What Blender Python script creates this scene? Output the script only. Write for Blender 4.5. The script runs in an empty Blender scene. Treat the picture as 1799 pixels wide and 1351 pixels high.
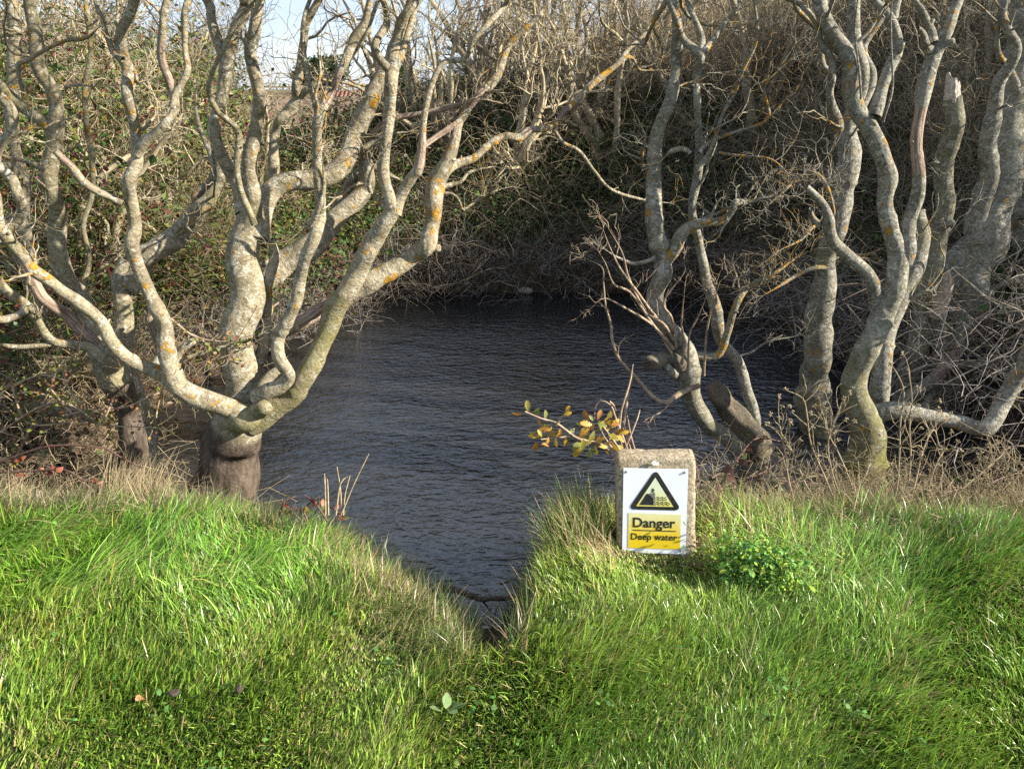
import bpy, math, random
import numpy as np
from mathutils import Vector, Matrix

random.seed(7)
RNG = np.random.default_rng(11)
SC = bpy.context.scene
COL = SC.collection
R = math.radians

# ------------------------------------------------------------------ camera, sky, sun, exposure
PITCH = R(22.0)
CAM_Z = 1.5
FPX = 1285.0                       # focal length in pixels of the 1799 px wide photograph
cam_d = bpy.data.cameras.new('camera')
cam_d.sensor_width = 36.0
cam_d.lens = FPX / 1799 * 36.0
cam_d.clip_start = 0.05
cam_d.clip_end = 2000
cam = bpy.data.objects.new('camera', cam_d)
COL.objects.link(cam)
cam.location = (0, 0, CAM_Z)
cam.rotation_euler = (R(90) - PITCH, 0, 0)
SC.camera = cam

SUN_AZ = R(-11)                     # angle of the sun's direction from +X, negative = towards the viewer's side
SUN_EL = R(27)
sun_dir = Vector((math.cos(SUN_AZ) * math.cos(SUN_EL), math.sin(SUN_AZ) * math.cos(SUN_EL), math.sin(SUN_EL)))
sd_ = bpy.data.lights.new('sun', 'SUN')
sd_.energy = 5.0
sd_.angle = R(0.55)
sd_.color = (1.0, 0.93, 0.80)
sun = bpy.data.objects.new('sun', sd_)
COL.objects.link(sun)
sun.rotation_euler = sun_dir.to_track_quat('Z', 'Y').to_euler()

W = bpy.data.worlds.new('World')
SC.world = W
W.use_nodes = True
nt = W.node_tree
nt.nodes.clear()
n_out = nt.nodes.new('ShaderNodeOutputWorld')
n_bg = nt.nodes.new('ShaderNodeBackground')
n_bg.inputs['Strength'].default_value = 0.115
n_sky = nt.nodes.new('ShaderNodeTexSky')
n_sky.sky_type = 'NISHITA'
n_sky.sun_disc = False
n_sky.sun_elevation = SUN_EL
n_sky.sun_rotation = R(90) - SUN_AZ       # clockwise from +Y
n_sky.air_density = 1.0
n_sky.dust_density = 0.6
n_tc = nt.nodes.new('ShaderNodeTexCoord')
n_map = nt.nodes.new('ShaderNodeMapping')
n_map.inputs['Scale'].default_value = (1.0, 1.0, 3.2)
n_noi = nt.nodes.new('ShaderNodeTexNoise')
n_noi.inputs['Scale'].default_value = 2.3
n_noi.inputs['Detail'].default_value = 7
n_noi.inputs['Roughness'].default_value = 0.55
n_rmp = nt.nodes.new('ShaderNodeValToRGB')
n_rmp.color_ramp.elements[0].position = 0.40
n_rmp.color_ramp.elements[0].color = (0.72, 0.72, 0.72, 1)
n_rmp.color_ramp.elements[1].position = 0.66
n_rmp.color_ramp.elements[1].color = (0.95, 0.95, 0.95, 1)
n_mix = nt.nodes.new('ShaderNodeMix')
n_mix.data_type = 'RGBA'
n_mix.inputs['B'].default_value = (2.1, 2.5, 3.25, 1)
L = nt.links.new
L(n_tc.outputs['Generated'], n_map.inputs['Vector'])
L(n_map.outputs['Vector'], n_noi.inputs['Vector'])
L(n_noi.outputs['Fac'], n_rmp.inputs['Fac'])
L(n_rmp.outputs['Color'], n_mix.inputs['Factor'])
L(n_sky.outputs['Color'], n_mix.inputs['A'])
L(n_mix.outputs['Result'], n_bg.inputs['Color'])
L(n_bg.outputs['Background'], n_out.inputs['Surface'])

vs = SC.view_settings
SC.display_settings.display_device = 'sRGB'
vs.view_transform = 'Standard'
vs.look = 'None'
vs.gamma = 1
vs.use_curve_mapping = False
vs.exposure = 1.55
SC.render.engine = 'CYCLES'
SC.cycles.max_bounces = 6
SC.cycles.diffuse_bounces = 3
SC.cycles.glossy_bounces = 3
SC.cycles.transparent_max_bounces = 4
SC.cycles.use_denoising = False

# ------------------------------------------------------------------ helpers: pixels to places, noise
CP, SP = math.cos(PITCH), math.sin(PITCH)


def atY(u, v, Y):
    """A point at ground distance Y on the line of sight through photo pixel (u, v)."""
    a = (u - 899.5) / FPX
    b = -(v - 675.5) / FPX
    t = Y / (CP + b * SP)
    return np.array((a * t, Y, CAM_Z + (-SP + b * CP) * t)), t


class SNoise:
    """Cheap smooth noise, a sum of randomly oriented sines; about -1..1."""
    def __init__(self, seed, freq, n=9):
        r = np.random.default_rng(seed)
        d = r.normal(size=(n, 3))
        d /= np.linalg.norm(d, axis=1)[:, None]
        self.k = d * freq * r.uniform(.5, 1.7, (n, 1))
        self.p = r.uniform(0, 6.28, n)
        self.s = 1.0 / math.sqrt(n) * 1.2

    def __call__(self, P):
        return np.sin(np.asarray(P) @ self.k.T + self.p).sum(-1) * self.s


def xyz(x, y, z=0):
    x = np.asarray(x, float)
    return np.stack([x, np.broadcast_to(y, x.shape), np.broadcast_to(z, x.shape)], -1)


def sm(a, b, x):
    t = np.clip((x - a) / (b - a), 0, 1)
    return t * t * (3 - 2 * t)


# ------------------------------------------------------------------ the lie of the land
WATER_Z = -0.5
T_TOP = np.array([(-30, 2.6), (-4, 2.5), (-1.9, 2.35), (-.93, 2.30), (-.68, 2.20), (-.53, 2.00), (-.44, 1.88), (-.29, 1.77),
                  (-.20, 1.69), (-.13, 1.57), (-.01, 1.60), (.04, 1.76), (.09, 1.90), (.13, 2.08), (.20, 2.24),
                  (.38, 2.36), (.66, 2.36), (1.24, 2.30), (1.9, 2.25), (4, 2.4), (30, 2.6)])
T_WAT = np.array([(-30, 3.2), (-2.5, 3.0), (-1.3, 2.95), (-.9, 2.85), (-.6, 2.72), (-.4, 2.52), (-.25, 2.36), (-.12, 2.26),
                  (0, 2.28), (.08, 2.5), (.3, 2.85), (.7, 2.95), (1.0, 3.02), (1.3, 3.10), (1.9, 3.15), (2.6, 3.2), (30, 3.4)])
POND = np.array([(3.0, -5), (3.0, 4.0), (2.75, 4.7), (2.62, 5.3), (2.5, 6.1), (2.35, 6.7), (1.9, 7.35), (.6, 7.55), (-1.2, 7.5),
                 (-1.65, 6.8), (-2.0, 5.6), (-2.35, 4.7), (-2.4, 3.4), (-2.4, -5)])


def pond_sd(x, y):
    P = np.stack([x, y], -1)
    d = np.full(x.shape, 1e9)
    inside = np.zeros(x.shape, bool)
    n = len(POND)
    for i in range(n):
        a, b = POND[i], POND[(i + 1) % n]
        e = b - a
        w = P - a
        t = np.clip((w @ e) / (e @ e), 0, 1)
        d = np.minimum(d, np.linalg.norm(w - t[..., None] * e, axis=-1))
        c = ((a[1] <= y) & (b[1] > y)) | ((b[1] <= y) & (a[1] > y))
        xi = a[0] + (y - a[1]) / (e[1] if abs(e[1]) > 1e-9 else 1e-9) * e[0]
        inside ^= c & (x < xi)
    return np.where(inside, -d, d)


N_LAWN = SNoise(1, 7.0)
N_LAWN2 = SNoise(2, 20.0)
N_BANK = SNoise(3, 3.0)
N_HILL = SNoise(4, 0.8)
N_EDGE = SNoise(5, 9.0)


def bank_t(x, y):
    yt = np.interp(x, T_TOP[:, 0], T_TOP[:, 1]) + 0.025 * N_EDGE(xyz(x, 0))
    yw = np.interp(x, T_WAT[:, 0], T_WAT[:, 1])
    return (yw - y) / np.maximum(yw - yt, .05)


def ground(x, y):
    x = np.asarray(x, float)
    y = np.asarray(y, float)
    t = bank_t(x, y)
    tc = np.clip(t, 0, 1)
    near = WATER_Z + 0.5 * tc ** 0.62
    near = np.where(t < 0, WATER_Z - 0.5 * np.clip(-t * 1.5, 0, 1), near)
    lawn = 0.018 * N_LAWN(xyz(x, y)) + 0.006 * N_LAWN2(xyz(x, y))
    hump = 0.03 * np.exp(-((x + .95) / .7) ** 2 - ((y - 2.0) / .32) ** 2) + 0.0 * np.exp(-((x - 1.2) / .6) ** 2 - ((y - 2.0) / .3) ** 2)
    near = near + (lawn + hump) * sm(.5, 1, t)
    s = pond_sd(x, y)
    so = np.maximum(s, 0)
    right = sm(-3.2, 1.2, x + 0.12 * (y - 8))
    up2 = 0.03 + 0.20 * sm(1.5, 6.5, x - .16 * (y - 8))
    hill = 0.50 * np.minimum(so, 2.8) + up2 * np.clip(so - 2.8, 0, 9) + 0.02 * np.clip(so - 11.8, 0, 40)
    flat = 0.20 * np.minimum(so, 2.4) + .010 * np.clip(so - 2.4, 0, 20)
    far = WATER_Z + 0.26 * sm(0, .22, so) + right * hill + (1 - right) * flat
    far = far + (0.07 * N_BANK(xyz(x, y)) + 0.16 * N_HILL(xyz(x, y)) * sm(1, 5, so)) * sm(.1, .8, so)
    far = np.where(s < 0, -1.0, far)
    front = sm(4.4, 2.6, y)                     # the mown side: no hill there
    far = far * (1 - front) + np.minimum(far, 0.0) * front
    return np.maximum(near, far)


def g1(x, y):
    return float(ground(np.array([x]), np.array([y]))[0])


# ------------------------------------------------------------------ mesh building
def fast_mesh(name, V, quads=None, tris=None, attrs=None, smooth=True, mat_idx=None):
    V = np.asarray(V, np.float32)
    me = bpy.data.meshes.new(name)
    quads = np.zeros((0, 4), np.int32) if quads is None or len(quads) == 0 else np.asarray(quads, np.int32)
    tris = np.zeros((0, 3), np.int32) if tris is None or len(tris) == 0 else np.asarray(tris, np.int32)
    nq, ntr = len(quads), len(tris)
    me.vertices.add(len(V))
    me.vertices.foreach_set('co', V.ravel())
    me.loops.add(nq * 4 + ntr * 3)
    me.loops.foreach_set('vertex_index', np.concatenate([quads.ravel(), tris.ravel()]).astype(np.int32))
    me.polygons.add(nq + ntr)
    st = np.concatenate([np.arange(nq) * 4, nq * 4 + np.arange(ntr) * 3]).astype(np.int32)
    me.polygons.foreach_set('loop_start', st)
    me.polygons.foreach_set('use_smooth', np.full(nq + ntr, smooth))
    for k, (typ, arr) in (attrs or {}).items():
        a = me.attributes.new(k, typ, 'POINT')
        arr = np.asarray(arr, np.float32)
        if typ == 'FLOAT':
            a.data.foreach_set('value', arr.ravel())
        elif typ == 'FLOAT_VECTOR':
            a.data.foreach_set('vector', arr.ravel())
        elif typ == 'FLOAT_COLOR':
            a.data.foreach_set('color', arr.ravel())
    me.update(calc_edges=True)
    return me


class Buf:
    """Collects tubes and other pieces into one mesh with bark coordinates ('tc') and a mask."""
    def __init__(self):
        self.V, self.Q, self.T, self.TC, self.M, self.n = [], [], [], [], [], 0

    def add(self, V, Q=None, T=None, tc=None, m=None):
        V = np.asarray(V, float)
        self.V.append(V)
        if Q is not None and len(Q):
            self.Q.append(np.asarray(Q) + self.n)
        if T is not None and len(T):
            self.T.append(np.asarray(T) + self.n)
        self.TC.append(np.zeros((len(V), 3)) if tc is None else tc)
        mm = np.zeros((len(V), 4))
        mm[:] = (0, 0, .5, 1) if m is None else m
        self.M.append(mm)
        self.n += len(V)

    def mesh(self, name, smooth=True):
        if not self.V:
            return bpy.data.meshes.new(name)
        return fast_mesh(name, np.concatenate(self.V), np.concatenate(self.Q) if self.Q else None,
                         np.concatenate(self.T) if self.T else None,
                         {'tc': ('FLOAT_VECTOR', np.concatenate(self.TC)), 'mask': ('FLOAT_COLOR', np.concatenate(self.M))}, smooth)


def catmull(P, step):
    """Resample control rows (x, y, z, r, ...) along a Catmull-Rom curve about every `step` metres."""
    P = np.asarray(P, float)
    if len(P) < 2:
        return P
    E = np.vstack([2 * P[0] - P[1], P, 2 * P[-1] - P[-2]])
    out = []
    for i in range(len(P) - 1):
        a, b, c, d = E[i], E[i + 1], E[i + 2], E[i + 3]
        n = max(2, int(np.linalg.norm(c[:3] - b[:3]) / step))
        t = np.arange(n)[:, None] / n
        out.append(.5 * ((2 * b) + (c - a) * t + (2 * a - 5 * b + 4 * c - d) * t ** 2 + (3 * b - a - 3 * c + d) * t ** 3))
    out.append(P[-1:])
    return np.vstack(out)


def frames(P):
    T = np.gradient(P, axis=0)
    T /= np.linalg.norm(T, axis=1)[:, None] + 1e-9
    ref = np.array((0., 1., 0.)) if abs(T[:, 1].mean()) < .8 else np.array((1., 0., 0.))
    N = np.zeros_like(T)
    n = ref - T[0] * (ref @ T[0])
    n /= np.linalg.norm(n) + 1e-9
    for i in range(len(T)):
        n = n - T[i] * (n @ T[i])
        n /= np.linalg.norm(n) + 1e-9
        N[i] = n
    return T, N, np.cross(T, N)


N_RAD = SNoise(21, 9.0)
N_RAD2 = SNoise(22, 34.0)


def tube(buf, P, r, n=6, mask=None, rough=0.0, l0=0.0, cap=False):
    P = np.asarray(P, float)
    k = len(P)
    r = np.broadcast_to(np.asarray(r, float), (k,))
    T, N, B = frames(P)
    a = np.arange(n) / n * 2 * np.pi
    ca, sa = np.cos(a), np.sin(a)
    dirs = N[:, None] * ca[None, :, None] + B[:, None] * sa[None, :, None]
    rr = np.repeat(r[:, None], n, 1)
    if rough:
        Q = (P[:, None] + dirs * r[:, None, None])
        rr = rr * (1 + rough * (N_RAD(Q) * .75 + .45 * N_RAD2(Q)))
    V = P[:, None] + dirs * rr[..., None]
    ln = l0 + np.concatenate([[0], np.cumsum(np.linalg.norm(np.diff(P, axis=0), axis=1))])
    tc = np.stack([r[:, None] * ca, r[:, None] * sa, np.repeat(ln[:, None], n, 1)], -1)
    i = np.arange(k - 1)[:, None] * n
    j = np.arange(n)[None]
    j2 = (j + 1) % n
    Q = np.stack([i + j, i + j2, i + n + j2, i + n + j], -1).reshape(-1, 4)
    V = V.reshape(-1, 3)
    tc = tc.reshape(-1, 3)
    mk = None
    if mask is not None:
        mk = np.asarray(mask, float)
        if mk.ndim == 2:
            mk = np.repeat(mk, n, 0)
    Tr = None
    if cap:
        c = len(V)
        V = np.vstack([V, P[-1] + T[-1] * r[-1] * .15])
        tc = np.vstack([tc, (0, 0, ln[-1])])
        e = (k - 1) * n
        Tr = np.stack([e + np.arange(n), e + (np.arange(n) + 1) % n, np.full(n, c)], -1)
        if mk is not None and mk.ndim == 2:
            mk = np.vstack([mk, (1, 0, 0, .2)])
    buf.add(V, Q, Tr, tc, mk)


# ------------------------------------------------------------------ linking things and parts
def tag(o, label=None, cat=None, group=None, kind=None):
    if label: o['label'] = label
    if cat: o['category'] = cat
    if group: o['group'] = group
    if kind: o['kind'] = kind
    return o


def thing(name, loc, label, cat, group=None):
    o = bpy.data.objects.new(name, None)
    o.empty_display_size = .1
    COL.objects.link(o)
    o.location = loc
    return tag(o, label, cat, group)


def part(name, me, mat, parent=None, world=True, label=None, kind=None):
    """Link a mesh; geometry in world coordinates is moved into its parent's."""
    o = bpy.data.objects.new(name, me)
    COL.objects.link(o)
    if mat is not None and not me.materials:
        me.materials.append(mat)
    if parent is not None:
        root = parent
        off = Vector((0, 0, 0))
        while root is not None:
            off += root.location
            root = root.parent
        o.parent = parent
        if world:
            me.transform(Matrix.Translation(-off))
    return tag(o, label, kind=kind)


# ------------------------------------------------------------------ materials
class NT:
    def __init__(self, name):
        self.m = bpy.data.materials.new(name)
        self.m.use_nodes = True
        self.t = self.m.node_tree
        self.t.nodes.clear()
        self.out = self.t.nodes.new('ShaderNodeOutputMaterial')

    def n(self, typ, **kw):
        nd = self.t.nodes.new(typ)
        for k, v in kw.items():
            setattr(nd, k, v)
        return nd

    def l(self, a, b):
        self.t.links.new(a, b)

    def noise(self, vec, scale, detail=4, rough=.55, dist=0):
        nd = self.n('ShaderNodeTexNoise')
        nd.inputs['Scale'].default_value = scale
        nd.inputs['Detail'].default_value = detail
        nd.inputs['Roughness'].default_value = rough
        nd.inputs['Distortion'].default_value = dist
        if vec is not None: self.l(vec, nd.inputs['Vector'])
        return nd.outputs['Fac']

    def mapping(self, vec, scale=(1, 1, 1), rot=(0, 0, 0)):
        nd = self.n('ShaderNodeMapping')
        nd.inputs['Scale'].default_value = scale
        nd.inputs['Rotation'].default_value = rot
        self.l(vec, nd.inputs['Vector'])
        return nd.outputs['Vector']

    def step(self, fac, a, b, lo=0., hi=1.):
        nd = self.n('ShaderNodeMapRange')
        nd.interpolation_type = 'SMOOTHSTEP'
        nd.inputs['From Min'].default_value = a
        nd.inputs['From Max'].default_value = b
        nd.inputs['To Min'].default_value = lo
        nd.inputs['To Max'].default_value = hi
        self.l(fac, nd.inputs['Value'])
        return nd.outputs['Result']

    def mix(self, fac, a, b):
        nd = self.n('ShaderNodeMix', data_type='RGBA')
        for s, v in ((nd.inputs['Factor'], fac), (nd.inputs['A'], a), (nd.inputs['B'], b)):
            if isinstance(v, (int, float)):
                s.default_value = v
            elif isinstance(v, tuple):
                s.default_value = v if len(v) == 4 else v + (1,)
            else:
                self.l(v, s)
        return nd.outputs['Result']

    def math(self, op, a, b=None):
        nd = self.n('ShaderNodeMath', operation=op)
        for i, v in enumerate((a, b)):
            if v is None: continue
            if isinstance(v, (int, float)): nd.inputs[i].default_value = v
            else: self.l(v, nd.inputs[i])
        return nd.outputs[0]

    def bsdf(self, color, rough=.8, spec=.3, bump=None, bs=.3, bd=.01, transl=0):
        p = self.n('ShaderNodeBsdfPrincipled')
        for s, v in ((p.inputs['Base Color'], color), (p.inputs['Roughness'], rough)):
            if isinstance(v, (int, float)): s.default_value = v
            elif isinstance(v, tuple): s.default_value = v if len(v) == 4 else v + (1,)
            else: self.l(v, s)
        p.inputs['Specular IOR Level'].default_value = spec
        if bump is not None:
            b = self.n('ShaderNodeBump')
            b.inputs['Strength'].default_value = bs
            b.inputs['Distance'].default_value = bd
            self.l(bump, b.inputs['Height'])
            self.l(b.outputs['Normal'], p.inputs['Normal'])
        sh = p.outputs['BSDF']
        if transl:
            tr = self.n('ShaderNodeBsdfTranslucent')
            if isinstance(color, tuple): tr.inputs['Color'].default_value = color if len(color) == 4 else color + (1,)
            else: self.l(color, tr.inputs['Color'])
            mx = self.n('ShaderNodeMixShader')
            mx.inputs[0].default_value = transl
            self.l(sh, mx.inputs[1])
            self.l(tr.outputs[0], mx.inputs[2])
            sh = mx.outputs[0]
        self.l(sh, self.out.inputs['Surface'])
        self.p = p
        return self.m

    def attr(self, name, out='Vector'):
        nd = self.n('ShaderNodeAttribute')
        nd.attribute_name = name
        return nd.outputs[out]


def bark_material(name, light, dark, lichen=1.0, cream=.5):
    q = NT(name)
    tc = q.attr('tc')
    mk = q.n('ShaderNodeSeparateColor')
    q.l(q.attr('mask', 'Color'), mk.inputs[0])
    peel, moss, orange = mk.outputs[0], mk.outputs[1], mk.outputs[2]
    pos = q.n('ShaderNodeNewGeometry').outputs['Position']
    a = q.noise(pos, 7, 6, .6)
    a2 = q.noise(pos, 17, 5, .65)
    c = q.mix(q.step(q.math('ADD', q.math('MULTIPLY', a, .5), q.math('MULTIPLY', a2, .5)), .40, .58), dark, light)
    band = q.noise(q.mapping(tc, (30, 30, 62)), 1, 4, .6, .6)            # rings of pale and dark bark across the stem
    c = q.mix(q.step(band, .50, .62, 0, .55), c, tuple(x * .55 for x in dark))
    blot = q.noise(tc, 48, 4, .6, .5)
    c = q.mix(q.step(blot, .54, .62, 0, .62), c, tuple(x * .48 for x in dark))
    pale = q.noise(q.mapping(tc, (34, 34, 48)), 1, 5, .65, .9)
    c = q.mix(q.step(pale, .53, .60, 0, .85), c, (cream, cream * .96, cream * .80))
    vor = q.n('ShaderNodeTexVoronoi')
    vor.inputs['Scale'].default_value = 62
    q.l(tc, vor.inputs['Vector'])
    spot = q.step(vor.outputs['Distance'], .16, .30, 1, 0)
    spotm = q.math('MULTIPLY', spot, q.step(q.noise(tc, 11, 3), .52, .6))
    c = q.mix(q.math('MULTIPLY', spotm, .6), c, (.17, .16, .12))
    fine = q.noise(tc, 260, 3, .6)
    c = q.mix(q.step(fine, .38, .72, 0, .4), c, (.10, .09, .065))
    # green film and moss
    gn = q.math('ADD', q.step(q.noise(pos, 4.5, 3), .54, .78, 0, .4), q.math('MULTIPLY', moss, q.step(q.noise(pos, 26, 4), .3, .6, .3, 1.1)))
    c = q.mix(q.math('MINIMUM', gn, 1.0), c, (.150, .140, .040))
    # crusts of orange lichen
    on = q.math('ADD', q.noise(tc, 24, 5, .62), q.math('MULTIPLY', q.math('SUBTRACT', orange, .46), .28))
    on = q.math('ADD', on, q.math('MULTIPLY', q.math('SUBTRACT', q.noise(pos, 3.0, 2), .5), .28))
    c = q.mix(q.step(on, .630, .675, 0, .92 * lichen), c, q.mix(q.noise(tc, 190, 2), (.36, .15, .010), (.42, .25, .035)))
    # bark gone, bare wood
    st = q.noise(q.mapping(tc, (150, 150, 7)), 1, 4, .6)
    wood = q.mix(q.step(st, .35, .65), (.15, .095, .066), (.38, .30, .235))
    c = q.mix(q.step(q.math('ADD', peel, q.math('MULTIPLY', q.math('SUBTRACT', q.noise(tc, 30, 4), .5), .5)), .42, .55), c, wood)
    h = q.math('ADD', q.math('MULTIPLY', band, .6), q.math('MULTIPLY', q.noise(tc, 70, 6, .7), 1.0))
    h = q.math('ADD', h, q.math('MULTIPLY', q.step(on, .64, .70), .35))
    brown = q.mix(q.step(q.noise(q.mapping(tc, (26, 26, 13)), 1, 6, .65), .32, .68), (.048, .037, .028), (.140, .108, .082))
    al = q.attr('mask', 'Alpha')
    c = q.mix(q.step(al, .75, .25), c, brown)
    return q.bsdf(c, .9, .12, h, .9, .011)


M = {}
M['bark'] = bark_material('bark', (.36, .305, .205), (.22, .182, .120), 1.0, .47)
M['grey_bark'] = bark_material('grey_bark', (.30, .28, .225), (.165, .15, .118), .9, .43)

q = NT('far_bark')
pos = q.n('ShaderNodeNewGeometry').outputs['Position']
c = q.mix(q.step(q.noise(pos, 9, 4), .35, .65), (.26, .21, .135), (.46, .39, .26))
c = q.mix(q.step(q.noise(pos, 14, 3), .60, .68, 0, .55), c, (.40, .24, .05))
oi = q.n('ShaderNodeObjectInfo')
c = q.mix(q.math('MULTIPLY', oi.outputs['Random'], .35), c, (.19, .165, .13))
M['far_bark'] = q.bsdf(c, .9, .1)


def simple(name, a, b, scale=12, rough=.85, spec=.2, bump=0, transl=0, detail=5, bd=.01):
    q = NT(name)
    pos = q.n('ShaderNodeNewGeometry').outputs['Position']
    nz = q.noise(pos, scale, detail, .6)
    c = q.mix(q.step(nz, .32, .68), a, b)
    return q.bsdf(c, rough, spec, nz if bump else None, bump, bd, transl)


def vcol(name, rough=.5, spec=.3, transl=.3):
    q = NT(name)
    return q.bsdf(q.attr('col', 'Color'), rough, spec, transl=transl)


M['grass'] = vcol('grass', .36, .45, .22)
M['straw'] = vcol('straw', .6, .25, .15)
M['leaf'] = vcol('leaf', .5, .3, .25)
M['deadwood'] = simple('deadwood', (.17, .145, .125), (.33, .29, .25), 40, .9, .1)
M['mud'] = simple('mud', (.030, .022, .016), (.062, .047, .035), 25, .85, .25, .8)
M['dry_stem'] = simple('dry_stem', (.20, .155, .092), (.36, .285, .175), 60, .8, .15)
M['red_stem'] = simple('red_stem', (.075, .035, .030), (.14, .075, .055), 50, .6, .3)
M['twig_bark'] = simple('twig_bark', (.20, .13, .09), (.36, .28, .19), 30, .7, .25)
M['splinter'] = simple('splinter', (.30, .245, .185), (.52, .47, .40), 60, .85, .1)
M['torn'] = simple('torn', (.22, .165, .12), (.40, .33, .26), 50, .85, .1)
M['cut_wood'] = simple('cut_wood', (.24, .22, .09), (.36, .32, .15), 45, .9, .1, .3)

# ground: dark earth, mossy under the grass, brown litter on the banks
q = NT('ground')
pos = q.n('ShaderNodeNewGeometry').outputs['Position']
soil = q.mix(q.step(q.noise(pos, 22, 6), .35, .65), (.028, .022, .014), (.075, .055, .035))
litter = q.mix(q.step(q.noise(pos, 45, 6, .7), .42, .62), soil, (.075, .052, .035))
green = q.mix(q.step(q.noise(pos, 30, 5, .65), .35, .65), (.026, .038, .010), (.065, .085, .024))
at = q.attr('turf', 'Fac')
c = q.mix(at, litter, green)
mask2 = q.attr('field', 'Fac')
c = q.mix(mask2, c, q.mix(q.step(q.noise(pos, .22, 5), .35, .65), (.075, .095, .03), (.16, .13, .07)))
M['ground'] = q.bsdf(c, .95, .1, q.noise(pos, 34, 6, .7), .8, .03)

# pond water
q = NT('pond_water')
pos = q.n('ShaderNodeNewGeometry').outputs['Position']
sep = q.n('ShaderNodeSeparateXYZ')
q.l(pos, sep.inputs[0])
bend = q.noise(pos, .9, 2)
m1 = q.mapping(pos, (8, 17, 1), (0, 0, R(-13)))
r1 = q.noise(m1, 1, 2.5, .5, .7)
m2 = q.mapping(pos, (15, 31, 1), (0, 0, R(9)))
r2 = q.noise(m2, 1, 2, .5, .6)
m3 = q.mapping(pos, (34, 60, 1), (0, 0, R(-20)))
r3 = q.noise(m3, 1, 2, .5, .3)
h = q.math('ADD', q.math('MULTIPLY', r1, 1.0), q.math('MULTIPLY', r2, .55))
h = q.math('ADD', h, q.math('MULTIPLY', r3, .14))
calm = q.step(sep.outputs['Y'], 7.4, 6.0, .12, 1.0)
h = q.math('MULTIPLY', h, q.math('MULTIPLY', calm, q.step(q.noise(pos, 1.1, 2), .3, .7, .7, 1.15)))
bmp = q.n('ShaderNodeBump')
bmp.inputs['Strength'].default_value = 1.0
bmp.inputs['Distance'].default_value = .019
q.l(h, bmp.inputs['Height'])
p = q.n('ShaderNodeBsdfPrincipled')
p.inputs['Base Color'].default_value = (.014, .015, .016, 1)
p.inputs['Roughness'].default_value = .04
p.inputs['IOR'].default_value = 1.85
q.l(bmp.outputs['Normal'], p.inputs['Normal'])
q.l(p.outputs['BSDF'], q.out.inputs['Surface'])
M['water'] = q.m

# ------------------------------------------------------------------ ground, field, water
def axis(dense_lo, dense_hi, d, lo, hi, g=1.16):
    mid = np.arange(dense_lo, dense_hi + 1e-6, d)
    up, s, x = [], d, dense_hi
    while x < hi:
        s *= g
        x += s
        up.append(x)
    dn, s, x = [], d, dense_lo
    while x > lo:
        s *= g
        x -= s
        dn.append(x)
    return np.concatenate([dn[::-1], mid, up])


xs = axis(-3.4, 3.8, .05, -600, 600, 1.13)
ys = np.concatenate([axis(.4, 4.2, .04, -40, .5, 1.2)[:-2], axis(4.3, 13, .13, 4.29, 900, 1.12)[1:]])
ys = np.unique(np.round(ys, 4))
X, Y = np.meshgrid(xs, ys)
Z = ground(X.ravel(), Y.ravel())
nx, ny = len(xs), len(ys)
i = np.arange(ny - 1)[:, None] * nx + np.arange(nx - 1)[None]
Qd = np.stack([i, i + 1, i + nx + 1, i + nx], -1).reshape(-1, 4)
tt = bank_t(X.ravel(), Y.ravel())
turf = sm(.72, 1.0, tt) * (Y.ravel() < 3.2)
sdv = pond_sd(X.ravel(), Y.ravel())
fieldv = sm(14, 24, np.hypot(X.ravel(), Y.ravel()))
me = fast_mesh('ground', np.stack([X.ravel(), Y.ravel(), Z], -1), Qd, None, {'turf': ('FLOAT', turf), 'field': ('FLOAT', fieldv)})
g = part('ground', me, M['ground'])
tag(g, kind='structure')

wx, wy = (-3.2, 3.4), (1.55, 8.6)
me = fast_mesh('pond_water', [(wx[0], wy[0], WATER_Z), (wx[1], wy[0], WATER_Z), (wx[1], wy[1], WATER_Z), (wx[0], wy[1], WATER_Z)], [(0, 1, 2, 3)], None, None, False)
tag(part('water', me, M['water']), kind='structure')

# the ploughed field and the rise beyond it
q = NT('plough')
pos = q.n('ShaderNodeNewGeometry').outputs['Position']
rows = q.n('ShaderNodeTexWave')
rows.inputs['Scale'].default_value = .55
rows.inputs['Distortion'].default_value = 1.4
q.l(q.mapping(pos, (.15, 1, 1), (0, 0, R(6))), rows.inputs['Vector'])
c = q.mix(rows.outputs['Fac'], (.15, .095, .065), (.22, .16, .11))
c = q.mix(q.step(q.noise(pos, .4, 5), .45, .7, 0, .5), c, (.20, .19, .10))
M['plough'] = q.bsdf(c, .95, .05)
fx = np.linspace(-70, -3, 40)
fy = np.linspace(24, 130, 50)
X, Y = np.meshgrid(fx, fy)
Z = ground(X.ravel(), Y.ravel()) + .12 + .02 * np.sin(Y.ravel() * 3) - .2 * (X.ravel() > -4)
i = np.arange(49)[:, None] * 40 + np.arange(39)[None]
Qd = np.stack([i, i + 1, i + 41, i + 40], -1).reshape(-1, 4)
tag(part('ploughed_field', fast_mesh('ploughed_field', np.stack([X.ravel(), Y.ravel(), Z], -1), Qd), M['plough']), kind='structure')

# ------------------------------------------------------------------ twigs
def unit(v):
    return v / (np.linalg.norm(v) + 1e-9)


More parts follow.
